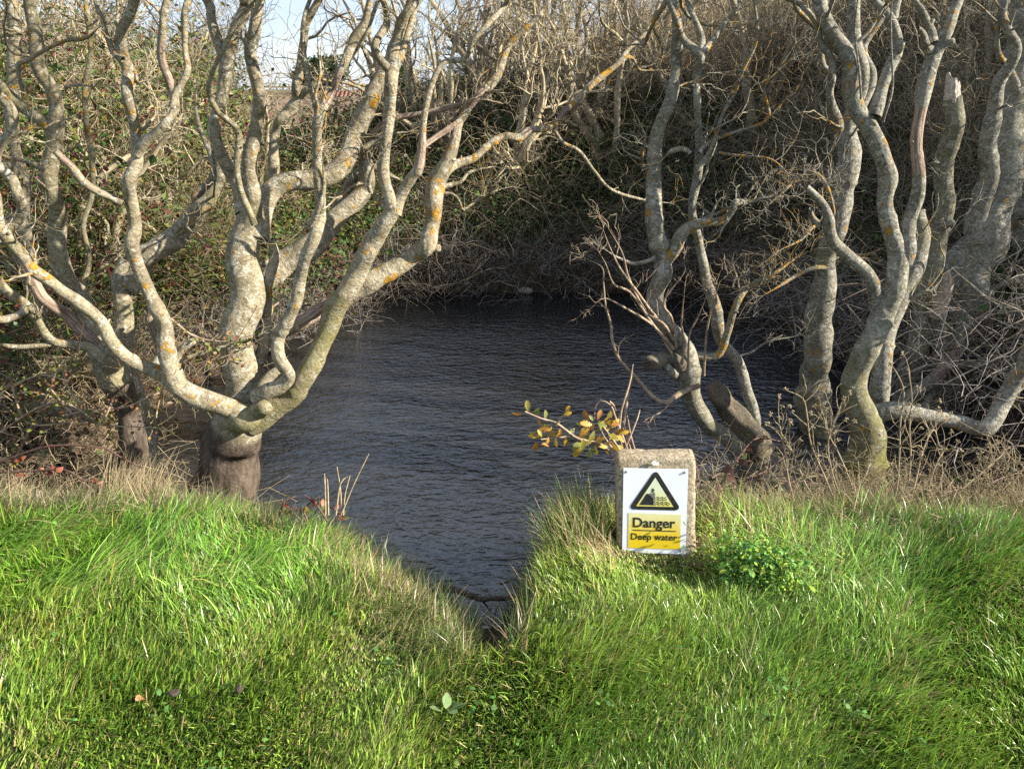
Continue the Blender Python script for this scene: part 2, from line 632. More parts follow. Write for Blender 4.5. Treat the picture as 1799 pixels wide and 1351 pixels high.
def grow(buf, rng, p, d, Ln, r, lvl, up=.10, wig=.28, sides=4, mask=(0, 0, .86, 1), rmin=.0012, kids=(2, 5), nseg=None):
    n = nseg or max(4, int(4 + Ln * 12))
    st = Ln / n
    P = [p]
    D = [d]
    d = unit(d)
    jit = rng.normal(0, wig, (n, 3))
    for k in range(n):
        d = unit(d + jit[k] + np.array((0, 0, up)))
        p = p + d * st
        P.append(p)
        D.append(d)
    P = np.array(P)
    t = np.linspace(0, 1, n + 1)
    rr = np.maximum(r * (1 - .72 * t), rmin * .8)
    rr[-1] *= .5
    tube(buf, P, rr, sides if r > .004 else 3, mask)
    if lvl > 0:
        for _ in range(int(rng.integers(kids[0], kids[1] + 1))):
            k = int(rng.integers(max(1, n // 4), n + 1))
            rnd = unit(rng.normal(size=3))
            side = unit(rnd - D[k] * (rnd @ D[k]))
            nd = unit(D[k] * rng.uniform(.4, .9) + side * rng.uniform(.5, 1.0))
            grow(buf, rng, P[k], nd, Ln * rng.uniform(.4, .72), max(rr[k] * .72, rmin), lvl - 1, up, wig * 1.08, sides, mask, rmin, kids)


# ------------------------------------------------------------------ the traced trees
class Tree:
    def __init__(self, name, label, cat, base, mat, seed):
        self.root = thing(name, tuple(base), label, cat)
        self.mat = mat
        self.rng = np.random.default_rng(seed)
        self.tw = Buf()

    def limb(self, pts, Y, name='limb', tw=1.0, m=(0, 0, .5, 1), ext=None, peel=None, sides=None, rough=.11, wob=.016, cut=False,
             moss0=0, flare=1.0, label=None, kind=None, t0=.25, tl=1.0, brown=None):
        """pts: (u, v, width in photo pixels); Y: ground distance at the start and end."""
        pts = np.asarray(pts, float)
        k = len(pts)
        seg = np.concatenate([[0], np.cumsum(np.hypot(*np.diff(pts[:, :2], axis=0).T))])
        seg /= seg[-1]
        Ys = np.interp(seg, np.linspace(0, 1, len(Y)), Y)
        C = []
        for (u, v, w), yy in zip(pts, Ys):
            p, dep = atY(u, v, yy)
            C.append((*p, w / 2 * dep / FPX * .85))
        C = np.array(C)
        C[0, 3] *= flare
        # natural unevenness in depth
        C[1:-1, 1] += self.rng.normal(0, .018, max(0, k - 2))
        step = max(.011, .34 * C[:, 3].mean())
        S = catmull(C, step)
        S[:, 3] = np.maximum(S[:, 3], .0015)
        n = len(S)
        w = SNoise(int(self.rng.integers(1e6)), 14.0)
        w2 = SNoise(int(self.rng.integers(1e6)), 14.0)
        f = np.linspace(0, 1, n)
        fade = np.minimum(1, np.minimum(f, 1 - f) * 8)
        amp = wob * np.minimum(1, S[:, 3] / .02)
        S[:, 0] += amp * w(S[:, :3]) * fade
        S[:, 2] += amp * .6 * w2(S[:, :3]) * fade
        # swollen knots
        lnm = np.linalg.norm(np.diff(S[:, :3], axis=0), axis=1).sum()
        for _ in range(int(lnm * 3.2)):
            c0 = self.rng.uniform(.05, .95) * n
            S[:, 3] *= 1 + self.rng.uniform(.04, .16) * np.exp(-((np.arange(n) - c0) * step / self.rng.uniform(.008, .02)) ** 2)
        last_v = pts[-1, 1]
        brown_ = brown
        if ext is None:
            ext = last_v <= 6
        P, rr = S[:, :3], S[:, 3]
        mk = np.tile(np.asarray(m, float), (n, 1))
        if peel:
            for a, b in peel:
                mk[:, 0] = np.maximum(mk[:, 0], sm(a - .015, a + .015, f) * sm(b + .015, b - .015, f) * .62)
        if moss0:
            mk[:, 1] = np.maximum(mk[:, 1], moss0 * sm(.55, 0, f))
        if brown_:
            mk[:, 3] = sm(brown_ - .05, brown_ + .05, f + .02 * np.sin(f * 60))
        if ext:                                     # goes on growing above the picture
            d = unit(P[-1] - P[-6 if n > 6 else 0])
            Ln = self.rng.uniform(.7, 1.3)
            q_ = P[-1]
            EP, ER, EM = [], [], []
            ne = 26
            for j in range(ne):
                d = unit(d + self.rng.normal(0, .13, 3) + np.array((0, 0, .07)))
                q_ = q_ + d * Ln / ne
                EP.append(q_)
                ER.append(max(rr[-1] * (1 - .86 * (j + 1) / ne), .002))
            P = np.vstack([P, EP])
            rr = np.concatenate([rr, ER])
            mk = np.vstack([mk, np.tile(np.asarray(m, float), (ne, 1))])
        free = (not ext) and (not cut) and name in ('limb', 'branchlet', 'shoot') and pts[-1, 2] <= 12
        if free:
            kk = max(3, n // 3)
            rr = rr.copy()
            rr[-kk:] *= np.linspace(1, .3, kk)
            for _ in range(3):
                grow(self.tw, self.rng, P[-1], unit(P[-1] - P[-4] + self.rng.normal(0, .25, 3) * np.linalg.norm(P[-1] - P[-4])), self.rng.uniform(.12, .3) * tl, max(rr[-1] * .9, .0014), 1, .04, .3)
        b = Buf()
        ns = sides or int(np.clip(rr.max() * 420, 6, 22))
        tube(b, P, rr, ns, mk, rough, l0=self.rng.uniform(0, 9), cap=cut)
        o = part(name, b.mesh(name), self.mat, self.root, label=label, kind=kind)
        # snags: little broken-off side twigs
        for _ in range(int(lnm * 5) if name in ('limb', 'dead_limb') and rr.max() < .06 else 0):
            j = int(self.rng.integers(2, n - 2))
            T_ = unit(P[j + 1] - P[j - 1])
            side = unit(self.rng.normal(size=3))
            side = unit(side - T_ * (side @ T_))
            d = unit(side + T_ * self.rng.uniform(.2, .9))
            l_ = self.rng.uniform(.4, 1.3) * min(rr[j], .016) + .006
            q0 = P[j] + side * rr[j] * .6
            r1 = min(rr[j], .016) * self.rng.uniform(.16, .42)
            tube(self.tw, [q0, q0 + d * l_ * .5, q0 + d * l_ + self.rng.normal(0, .002, 3)], (r1 * 1.35, r1, r1 * .75), 6, m, .2, cap=True)
        # twigs
        L_ = np.concatenate([[0], np.cumsum(np.linalg.norm(np.diff(P, axis=0), axis=1))])
        tot = L_[-1]
        for _ in range(int(tot * 7.5 * tw)):
            ff = self.rng.uniform(t0, 1.0) ** .8
            j = min(int(np.searchsorted(L_, ff * tot)), len(P) - 2)
            T_ = unit(P[j + 1] - P[j])
            rnd = unit(self.rng.normal(size=3))
            side = unit(rnd - T_ * (rnd @ T_))
            if side[2] < -.3: side[2] *= -.5
            d = unit(side * self.rng.uniform(.6, 1.2) + T_ * self.rng.uniform(.1, .9) + np.array((0, 0, .15)))
            r0 = min(max(rr[j] * self.rng.uniform(.18, .42), .0022), .0085)
            grow(self.tw, self.rng, P[j] + side * rr[j] * .5, d, self.rng.uniform(.10, .50) * tl, r0, 2 if r0 > .0035 else 1, .07, .30)
        if ext:
            for _ in range(int(6 * tw) + 1):
                j = int(self.rng.integers(n, len(P) - 1))
                T_ = unit(P[j + 1] - P[j])
                side = unit(self.rng.normal(size=3))
                grow(self.tw, self.rng, P[j], unit(T_ * .8 + side), self.rng.uniform(.3, .8), max(rr[j] * .6, .003), 2, .1, .22)
        return o

    def twigs(self):
        if self.tw.V:
            part('twigs', self.tw.mesh('twigs'), self.mat, self.root, kind='stuff')


def splinters(tree, u, v, Y, w, h, n=9, tilt=0.0, name='splintered_end', seed=1, mat=None):
    """The pale torn wood at the end of a broken stem: one shaft with a ragged top."""
    rng = np.random.default_rng(seed)
    p, dep = atY(u, v, Y)
    r = w / 2 * dep / FPX
    H = h * dep / FPX
    V, Q, T = [], [], []
    rows = 5
    top = .62 + .30 * (.5 + .5 * np.cos(np.arange(n) / n * 6.283 - 2.6)) + rng.uniform(-.07, .08, n)
    for k in range(rows):
        f = k / (rows - 1)
        for j in range(n):
            a = j / n * 6.283
            rad_ = r * (.93 - .25 * f) * (1 + .10 * rng.normal())
            hh = (H * f * top[j]) if k else -.02
            V.append(p + np.array((math.cos(a) * rad_ + tilt * hh, math.sin(a) * rad_, hh)))
    for k in range(rows - 1):
        for j in range(n):
            Q.append((k * n + j, k * n + (j + 1) % n, (k + 1) * n + (j + 1) % n, (k + 1) * n + j))
    V.append(p + np.array((tilt * H * .6, 0, H * .55)))
    T = [((rows - 1) * n + j, (rows - 1) * n + (j + 1) % n, len(V) - 1) for j in range(n)]
    return part(name, fast_mesh(name, V, Q, T, None, False), mat or M['splinter'], tree.root)


# ---- the big many-stemmed tree at the left of the pond
base = (-1.28, 3.0, -.45)
tA = Tree('leaning_tree', 'big many stemmed bare tree on the left bank, its short brown trunk forking low', 'tree', base, M['bark'], 41)
LT = tA.limb
LT([(368, 955, 240), (384, 905, 168), (396, 860, 134), (408, 815, 118), (418, 775, 108), (424, 740, 100), (421, 690, 82), (421, 640, 70), (424, 580, 70),
    (428, 520, 70), (432, 460, 66), (436, 410, 58), (437, 360, 48)], (3.0, 3.05, 3.25), name='trunk', tw=.1, moss0=.30, rough=.04, ext=False,
   m=(0, .05, .42, 1), brown=.40)
LT([(436, 372, 46), (418, 330, 34), (400, 295, 28), (391, 230, 27), (400, 167, 28), (412, 83, 27), (428, 15, 24), (430, 0, 24)], (3.22, 3.3))
LT([(401, 170, 25), (383, 100, 23), (366, 40, 21), (364, 0, 20)], (3.27, 3.35))
LT([(440, 390, 40), (437, 300, 29), (441, 217, 27), (447, 167, 26), (438, 100, 25), (447, 60, 23), (457, 0, 20)], (3.2, 3.1))
LT([(447, 395, 13), (423, 300, 13), (410, 230, 13), (377, 193, 11), (366, 140, 12), (413, 45, 11), (447, 5, 10)], (3.1, 3.0), m=(0, .2, .3, 1))
LT([(448, 420, 50), (462, 365, 44), (484, 335, 38), (517, 318, 36), (560, 312, 36), (600, 282, 36), (633, 227, 36), (657, 167, 34), (676, 117, 30), (690, 80, 26), (712, 35, 20), (722, 0, 17)],
   (3.2, 3.45, 3.6), tw=.7)
LT([(482, 330, 26), (480, 298, 22), (487, 233, 18), (497, 207, 18), (517, 183, 22), (516, 143, 20), (530, 83, 19), (540, 43, 18), (560, 0, 16)], (3.35, 3.4))
LT([(500, 205, 24), (512, 190, 22), (525, 172, 17), (543, 160, 11), (570, 140, 10), (600, 112, 9), (640, 60, 9), (655, 25, 8), (665, 0, 8)], (3.38, 3.3), m=(.35, 0, .4, 1))
LT([(445, 505, 46), (470, 485, 48), (507, 460, 50), (550, 430, 46), (590, 385, 42), (622, 335, 38), (636, 290, 32), (652, 255, 22), (690, 236, 12), (720, 232, 8)], (3.25, 3.45, 3.6), tw=.8, ext=False)
LT([(640, 250, 12), (683, 220, 13), (733, 200, 13), (780, 187, 13), (806, 183, 11), (822, 166, 6)], (3.5, 3.4), ext=False, tw=.3, peel=[(.0, 1.0)], m=(.3, 0, .2, 1), name='dead_limb')
LT([(590, 378, 24), (600, 335, 24), (620, 305, 18), (645, 290, 14), (690, 310, 13), (715, 322, 10)], (3.5, 3.6), ext=False)
# the winding stem in front
LT([(452, 700, 40), (472, 684, 34), (492, 676, 32), (510, 655, 28), (502, 622, 27), (500, 597, 27), (520, 567, 27), (530, 533, 26), (527, 493, 25), (531, 450, 26),
    (543, 417, 25), (547, 383, 21), (553, 333, 21), (560, 267, 21), (564, 205, 22), (577, 165, 17), (593, 133, 17), (617, 73, 20), (640, 40, 16), (650, 0, 13)],
   (2.92, 2.86, 2.9), m=(0, 0, .45, 1), peel=[(.76, .86)])
LT([(558, 205, 13), (545, 170, 12), (535, 130, 11), (528, 85, 11), (532, 50, 10), (545, 0, 9)], (2.9, 2.95), m=(.25, 0, .3, 1))
LT([(543, 400, 14), (565, 360, 11), (570, 330, 9), (566, 285, 6)], (2.88, 2.85), ext=False, tw=.5)
# stems low on the right of the fork
LT([(440, 742, 58), (478, 718, 50), (515, 690, 46), (538, 650, 45), (560, 595, 44), (582, 548, 46), (606, 517, 48)], (2.98, 3.05), tw=.05, ext=False, m=(0, .55, .4, 1), name='limb')
LT([(600, 525, 40), (632, 482, 38), (655, 450, 36), (668, 425, 35), (686, 395, 34), (694, 370, 32)], (3.05, 3.05), tw=.1, ext=False)
LT([(692, 378, 30), (681, 335, 27), (671, 300, 25), (670, 250, 24), (677, 200, 24), (684, 150, 25), (692, 120, 27), (702, 67, 22), (718, 27, 19), (735, 0, 16)], (3.05, 3.1))
LT([(686, 128, 18), (664, 83, 15), (677, 43, 14), (673, 0, 13)], (3.08, 3.05))
LT([(690, 130, 18), (707, 95, 15), (722, 55, 12), (737, 0, 11)], (3.08, 3.2))
LT([(694, 378, 30), (704, 352, 24), (718, 320, 21), (731, 290, 20), (740, 253, 15), (747, 200, 14), (757, 150, 12), (777, 113, 13), (817, 103, 12), (829, 75, 11), (857, 47, 12), (885, 8, 11), (892, 0, 10)],
   (3.05, 3.15), peel=[(.20, .34)])
LT([(736, 272, 14), (752, 256, 13), (783, 233, 12), (805, 214, 9), (822, 204, 5)], (3.1, 3.2), ext=False, tw=.4, peel=[(.0, .8)], name='dead_limb')
LT([(680, 370, 13), (652, 350, 12), (645, 330, 11), (652, 300, 10), (662, 285, 9)], (3.05, 3.0), ext=False, tw=.5)
LT([(600, 525, 44), (632, 505, 40), (660, 489, 40), (692, 476, 38), (725, 458, 36), (744, 437, 34), (748, 400, 33), (757, 352, 33), (763, 317, 36), (781, 290, 28), (800, 243, 21),
    (820, 203, 18), (843, 167, 18), (867, 133, 18), (900, 83, 15), (940, 40, 13), (966, 0, 12)], (3.08, 3.25, 3.6), m=(0, 0, .66, 1), peel=[(.535, .57), (.63, .70)], tw=.8)
LT([(738, 448, 30), (757, 440, 22), (772, 436, 15)], (3.22, 3.2), ext=False, tw=0, cut=True, name='stub')
LT([(768, 322, 30), (785, 300, 22), (800, 288, 20), (830, 280, 17), (852, 262, 16), (880, 246, 16), (905, 246, 17), (930, 231, 15), (973, 222, 13), (993, 190, 14), (1033, 160, 15), (1065, 133, 15),
    (1092, 108, 13), (1108, 105, 10), (1125, 123, 8), (1157, 124, 6)], (3.3, 3.7, 4.3), ext=False, tw=1.0, peel=[(.30, .36), (.45, .52)], m=(0, 0, .7, 1), tl=.9)
LT([(1085, 112, 11), (1105, 88, 9), (1130, 60, 8), (1150, 20, 7), (1160, 0, 7)], (4.2, 4.5))
LT([(973, 228, 8), (990, 252, 8), (1017, 267, 8), (1043, 303, 8), (1073, 333, 7), (1133, 352, 6), (1177, 357, 4)], (3.95, 4.2), ext=False, tw=.7, tl=.7)
LT([(768, 330, 14), (790, 322, 12), (807, 318, 9), (825, 300, 8), (870, 293, 5)], (3.4, 3.6), ext=False, tw=2.0)
LT([(764, 340, 9), (790, 340, 7), (805, 350, 6), (813, 368, 6), (840, 350, 5), (870, 335, 4), (900, 328, 3)], (3.4, 3.5), ext=False, tw=3, tl=.6, name='branchlet')
# the dead red limb and the splintered stub
LT([(448, 590, 34), (485, 583, 30), (530, 562, 30), (560, 545, 28), (588, 530, 22)], (3.15, 3.25), ext=False, tw=.1, peel=[(.52, 1.0)], m=(.28, 0, .3, 1), name='dead_limb')
LT([(520, 690, 26), (545, 655, 24), (562, 630, 18), (574, 618, 6)], (3.1, 3.2), ext=False, tw=0, m=(.32, .2, 0, 1), name='stub', rough=.3)
LT([(450, 640, 26), (458, 590, 22), (465, 545, 20), (471, 500, 20), (478, 455, 17), (476, 420, 13)], (3.12, 3.2), ext=False, tw=.5)
LT([(448, 700, 30), (462, 672, 24), (488, 650, 20), (500, 636, 17)], (2.95, 3.02), ext=False, tw=0, m=(.1, .1, .6, 1), cut=True, name='stub')
# moss covered knuckle with the sawn, pointed stump
LT([(418, 738, 60), (440, 738, 50), (455, 730, 42), (468, 722, 36), (478, 722, 14)], (2.92, 2.84), ext=False, tw=0, m=(0, .6, .2, .8), rough=.2, name='stub', cut=True)
# the big limb to the left
LT([(442, 728, 44), (420, 724, 44), (398, 718, 44), (352, 697, 44), (320, 672, 44), (303, 652, 40)], (2.93, 2.8), tw=.05, ext=False, moss0=.35, m=(0, 0, .55, 1))
LT([(300, 672, 38), (308, 640, 37), (300, 583, 34), (283, 540, 34), (256, 500, 33), (237, 462, 31), (230, 430, 30), (229, 400, 28), (224, 350, 27), (228, 315, 26), (239, 283, 25), (234, 233, 23),
    (237, 167, 24), (228, 117, 24), (223, 67, 24), (235, 25, 22), (237, 0, 21)], (2.8, 2.75), m=(0, 0, .48, 1), tw=.8)
LT([(240, 272, 22), (262, 242, 21), (285, 215, 20), (302, 188, 20), (292, 143, 19), (277, 100, 17), (284, 43, 17), (294, 0, 15)], (2.75, 2.7), peel=[(.5, .78)])
LT([(303, 190, 18), (320, 157, 16), (334, 123, 15), (323, 83, 14), (333, 20, 14), (333, 0, 13)], (2.72, 2.8))
LT([(216, 358, 17), (190, 345, 16), (170, 336, 16), (147, 320, 16), (124, 292, 16), (98, 266, 13)], (2.76, 2.66), ext=False, tw=.1, cut=True, peel=[(.72, 1.0)], name='stub', label='broken limb with a torn pale end')
LT([(216, 105, 14), (192, 67, 12), (172, 17, 11), (168, 0, 10)], (2.75, 2.8))
LT([(304, 662, 34), (283, 664, 32), (240, 638, 30), (208, 600, 29), (187, 563, 28), (158, 533, 28), (118, 512, 27), (90, 488, 26), (60, 467, 25), (37, 448, 24), (14, 410, 24), (-8, 380, 23),
    (-40, 320, 21), (-70, 240, 18), (-80, 150, 14)], (2.8, 2.65, 2.6), m=(0, 0, .62, 1), ext=False, tw=.7)
LT([(300, 655, 26), (322, 620, 20), (338, 606, 16), (342, 598, 14)], (2.82, 2.85), ext=False, tw=0, cut=True, name='stub')
LT([(330, 628, 9), (372, 614, 8), (428, 602, 6), (470, 580, 4)], (2.82, 2.95), ext=False, tw=1.5, tl=.6, m=(0, .3, .4, 1))
tA.twigs()

# ---- second tree, behind it to the left
base = (-1.95, 3.45, -.4)
tB = Tree('clump_tree', 'cluster of grey bare stems at the left edge with a reddish low limb', 'tree', base, M['bark'], 77)
LT = tB.limb
LT([(222, 900, 70), (232, 840, 58), (236, 780, 56), (226, 720, 58), (205, 660, 58), (180, 610, 54)], (3.45, 3.5), name='trunk', tw=.1, ext=False, moss0=.4, rough=.12, m=(.05, .3, .3, 1), brown=.80)  # brown over most of this trunk paints in the shade it stands in
LT([(190, 640, 50), (160, 585, 44), (135, 535, 42), (118, 480, 40), (106, 430, 36), (100, 383, 34), (97, 317, 31), (101, 233, 30), (94, 167, 29), (74, 110, 28), (66, 60, 26), (53, 17, 25), (50, 0, 24)],
   (3.48, 3.4), m=(0, .15, .45, 1))
LT([(94, 235, 26), (77, 213, 22), (35, 180, 21), (12, 140, 19), (0, 103, 17), (-10, 60, 15), (-12, 0, 14)], (3.42, 3.35), m=(0, .35, .5, 1))
LT([(226, 690, 44), (217, 620, 40), (214, 560, 38), (216, 500, 34), (222, 455, 26)], (3.5, 3.6), ext=False, tw=.4)
LT([(222, 505, 46), (245, 470, 44), (285, 438, 42), (325, 400, 40), (352, 368, 34), (372, 345, 26), (386, 322, 20), (384, 270, 15), (388, 220, 12)], (3.58, 3.9), ext=False, tw=.8)
LT([(350, 380, 22), (355, 350, 20), (370, 320, 14), (366, 275, 11), (352, 220, 10), (345, 160, 9)], (3.8, 3.9), ext=False, tw=1.0)
LT([(205, 640, 26), (180, 612, 25), (157, 590, 25), (117, 558, 25), (77, 522, 24), (44, 475, 23), (30, 440, 22), (12, 410, 20), (-10, 360, 18), (-20, 280, 15)], (3.42, 3.25), ext=False, peel=[(.12, .62)], m=(.2, 0, .4, 1), tw=.6)
LT([(205, 645, 22), (180, 622, 20), (150, 611, 19), (95, 606, 18), (68, 588, 18), (52, 555, 18), (40, 535, 19), (14, 507, 20), (-6, 490, 20)], (3.38, 3.15), ext=False, tw=.6, m=(0, .2, .45, 1))
LT([(42, 540, 16), (20, 552, 17), (-5, 560, 18)], (3.2, 3.1), ext=False, tw=.2)
LT([(92, 605, 12), (40, 608, 12), (-8, 604, 12)], (3.28, 3.2), ext=False, tw=.4, m=(0, .2, .7, 1))
LT([(160, 590, 15), (150, 520, 13), (156, 460, 12), (155, 400, 12), (161, 330, 12), (165, 280, 13), (151, 240, 13), (156, 200, 12), (160, 100, 12), (150, 0, 10)], (3.7, 3.9), m=(0, .35, .6, 1))
LT([(75, 560, 22), (62, 500, 22), (52, 420, 24), (40, 340, 22), (20, 262, 20), (22, 200, 26), (24, 120, 27), (20, 50, 27), (20, 0, 26)], (3.6, 3.8), m=(.15, .1, .4, 1), tw=.7)
LT([(40, 345, 18), (30, 330, 19), (8, 300, 20), (-5, 285, 20)], (3.3, 3.2), ext=False, tw=.3)
LT([(-5, 420, 22), (12, 385, 22), (30, 340, 21), (22, 312, 20), (2, 285, 20), (6, 255, 20), (21, 226, 20), (14, 190, 19), (-4, 165, 18)], (3.0, 2.95), ext=False, tw=.5)
LT([(268, 820, 15), (258, 770, 14), (252, 715, 12), (246, 668, 11)], (3.2, 3.25), ext=False, tw=.6, m=(.2, 0, .3, 1))
LT([(278, 812, 7), (277, 760, 8), (268, 722, 7), (254, 690, 6), (240, 660, 5)], (3.15, 3.2), ext=False, tw=.8)
LT([(275, 640, 24), (270, 590, 22), (268, 555, 18), (272, 548, 10)], (3.4, 3.45), ext=False, tw=0, peel=[(.2, 1)], m=(.3, 0, 0, 1), name='stub')
LT([(78, 300, 10), (55, 285, 9), (25, 277, 9), (0, 272, 8)], (3.2, 3.1), ext=False, tw=.4, peel=[(.5, 1)])
LT([(40, 160, 9), (37, 115, 9), (55, 105, 10), (110, 72, 9), (135, 66, 11), (160, 55, 10), (175, 48, 6)], (3.25, 3.1), ext=False, tw=.9, m=(.1, 0, .95, 1))
LT([(92, 330, 11), (115, 155, 8), (140, 148, 7), (172, 153, 5)][1:], (3.3, 3.2), ext=False, tw=.5)
tB.twigs()

# fallen log and low mossy trunk lying in the thicket at the far left
tF = Tree('fallen_log', 'mossy fallen trunk lying across the thicket at the left edge, below the reddish limb', 'log', (-2.6, 4.0, -.35), M['bark'], 5)
tF.limb([(-80, 615, 62), (0, 630, 60), (60, 640, 56), (130, 645, 52), (190, 640, 44)], (4.1, 4.0), ext=False, tw=0, name='trunk', m=(0, .5, .6, 1), rough=.16)
tF.limb([(-40, 770, 30), (10, 735, 30), (60, 715, 28), (110, 720, 26), (170, 735, 22)], (3.7, 3.6), ext=False, tw=.2, m=(0, .4, .3, 1))
tF.twigs()

# ---- the tree leaning out of the right bank
base = (1.32, 3.75, -.5)
tC = Tree('leaning_tree', 'slim double stemmed bare tree leaning from a mossy stump by the warning post', 'tree', base, M['grey_bark'], 13)
LT = tC.limb
LT([(1332, 850, 84), (1325, 800, 70), (1316, 762, 58), (1288, 724, 52), (1266, 694, 46), (1255, 672, 34)], (3.78, 3.8), name='trunk', ext=False, tw=0, rough=.34, m=(0, .30, .1, .42), cut=True)
LT([(1300, 792, 34), (1283, 772, 34), (1245, 745, 33), (1222, 703, 36), (1210, 657, 40), (1194, 617, 38), (1168, 567, 38), (1155, 527, 38), (1160, 483, 38), (1160, 450, 36), (1152, 383, 32),
    (1151, 317, 29), (1160, 250, 27), (1172, 183, 26), (1182, 117, 23), (1187, 50, 21), (1182, 0, 19)], (3.68, 3.6, 3.75), moss0=.3, tw=.5, m=(0, .05, .46, 1), label='long main stem')
LT([(1165, 462, 30), (1182, 428, 28), (1202, 404, 25), (1230, 391, 20), (1267, 386, 17), (1283, 368, 16), (1290, 357, 17), (1318, 357, 11), (1352, 347, 8), (1400, 345, 5)], (3.62, 3.6), ext=False, tw=2.5, tl=.7, m=(0, .1, .8, 1))
LT([(1325, 745, 26), (1320, 725, 24), (1304, 670, 23), (1284, 607, 22), (1260, 560, 22), (1252, 507, 21), (1240, 467, 22), (1232, 440, 20), (1227, 400, 20), (1218, 350, 19), (1220, 300, 20),
    (1226, 250, 17), (1223, 183, 15), (1230, 133, 15), (1226, 100, 17), (1200, 67, 14), (1187, 33, 12), (1173, 0, 11)], (3.85, 3.7, 3.6), tw=.6, label='thin second stem')
LT([(1228, 105, 13), (1237, 70, 13), (1220, 33, 11), (1207, 0, 10)], (3.6, 3.7))
LT([(1230, 100, 13), (1263, 62, 10), (1290, 20, 9), (1300, 0, 8)], (3.6, 3.8))
LT([(1225, 298, 11), (1250, 255, 9), (1270, 200, 8), (1290, 167, 8), (1300, 123, 7), (1323, 83, 6), (1330, 50, 6), (1325, 0, 5)], (3.6, 3.5), m=(0, .1, .75, 1))
LT([(1228, 270, 11), (1250, 250, 9), (1300, 230, 8), (1345, 205, 7), (1342, 150, 6), (1390, 105, 5)], (3.6, 3.7), ext=False, tw=2.3, m=(0, 0, .85, 1))
LT([(1213, 270, 10), (1195, 266, 11), (1178, 268, 10), (1168, 276, 7)], (3.62, 3.6), ext=False, tw=.3, m=(0, 0, .7, 1))
LT([(1262, 268, 7), (1310, 275, 6), (1350, 280, 5), (1390, 310, 4)], (3.65, 3.6), ext=False, tw=3.2, tl=.6, m=(0, 0, .9, 1))
LT([(1222, 625, 15), (1257, 624, 14), (1277, 583, 13), (1293, 537, 12), (1323, 510, 11), (1352, 485, 9), (1400, 455, 8), (1438, 436, 6)], (3.7, 3.6), ext=False, tw=2.9, tl=.6, m=(0, .2, .9, 1))
LT([(1195, 642, 26), (1172, 628, 23), (1150, 637, 27), (1140, 640, 28)], (3.62, 3.5), ext=False, tw=0, cut=True, name='stub', m=(0, .2, .2, .45), rough=.25, label='short sawn stub over the water')
LT([(1200, 660, 24), (1180, 650, 16), (1165, 640, 14)], (3.66, 3.55), ext=False, tw=0, name='stub')
LT([(1062, 438, 4), (1085, 452, 5), (1110, 460, 8), (1135, 455, 9), (1150, 452, 10)][::-1], (3.6, 3.5), ext=False, tw=.8, tl=.5)
LT([(1300, 625, 4), (1320, 620, 4), (1350, 600, 4), (1400, 590, 4)], (3.7, 3.65), ext=False, tw=1.0, tl=.5)
tC.twigs()
# basal shoots: reddish young rods
tS = Tree('young_shoots', 'spray of thin reddish young shoots growing left from the slim leaning tree over the pond', 'shoots', (1.15, 3.5, -.1), M['twig_bark'], 90)
for pts in ([(1230, 677, 11), (1193, 697, 11), (1167, 707, 11), (1143, 697, 10), (1117, 663, 8), (1090, 630, 8), (1077, 600, 7), (1074, 575, 6), (1065, 540, 5), (1062, 500, 5), (1058, 470, 4), (1030, 455, 2.5)],
            [(1183, 613, 8), (1160, 585, 7), (1130, 545, 6), (1107, 517, 6), (1080, 500, 5), (1066, 465, 4), (1050, 440, 3), (1025, 462, 2)][:7],
            [(1185, 600, 8), (1165, 570, 7), (1140, 553, 6), (1120, 520, 6), (1105, 485, 5), (1090, 440, 3.5), (1065, 395, 2)],
            [(1170, 575, 7), (1140, 540, 6), (1095, 480, 5), (1070, 430, 4), (1060, 405, 2.5)],
            [(1180, 620, 7), (1150, 575, 6), (1090, 535, 5), (1060, 525, 4), (1038, 542, 3)],
            [(1188, 610, 7), (1180, 560, 5), (1165, 530, 4), (1200, 480, 3), (1203, 460, 2)],
            [(1210, 640, 5), (1215, 590, 4), (1230, 550, 4), (1245, 510, 3)],
            [(1237, 660, 5), (1242, 590, 5), (1250, 540, 4), (1258, 500, 3)],
            [(1198, 640, 5), (1200, 600, 5), (1198, 565, 4), (1203, 505, 3)],
            [(1112, 660, 6), (1105, 690, 6), (1098, 730, 6), (1090, 780, 5)],
            [(1178, 705, 4), (1165, 715, 4), (1150, 730, 3)]):
    tS.limb(pts, (3.55, 3.4), ext=False, tw=.55, tl=.35, name='shoot', rough=.04, wob=.008, sides=5, t0=.1)
tS.twigs()

# ---- straight grey trunk standing in the water's edge
tD = Tree('bare_tree', 'upright grey trunk with a swollen foot at the water, left of the forked tree', 'tree', (1.95, 4.2, -.55), M['grey_bark'], 31)
LT = tD.limb
LT([(1440, 800, 96), (1436, 745, 78), (1424, 700, 76), (1428, 660, 58), (1434, 633, 52), (1438, 567, 51), (1452, 500, 50), (1459, 450, 48), (1467, 400, 50), (1484, 333, 54), (1494, 283, 52),
    (1497, 235, 40), (1505, 190, 30), (1508, 130, 27), (1502, 60, 24), (1500, 0, 22)], (4.2, 4.15, 4.3), name='trunk', tw=.4, rough=.14, moss0=.35, label='grey trunk with a bulging foot')
LT([(1480, 250, 30), (1460, 170, 15), (1458, 130, 13), (1440, 110, 13), (1433, 60, 12), (1405, 20, 11), (1395, 0, 10)], (4.25, 4.1), m=(0, 0, .7, 1))
LT([(1500, 230, 24), (1512, 180, 20), (1530, 130, 17), (1525, 80, 15), (1540, 30, 13), (1545, 0, 12)], (4.3, 4.5))
LT([(1462, 470, 14), (1435, 470, 10), (1400, 488, 8), (1370, 500, 7), (1340, 520, 5)], (4.15, 4.0), ext=False, tw=2.7, tl=.7, m=(0, .1, .9, 1))
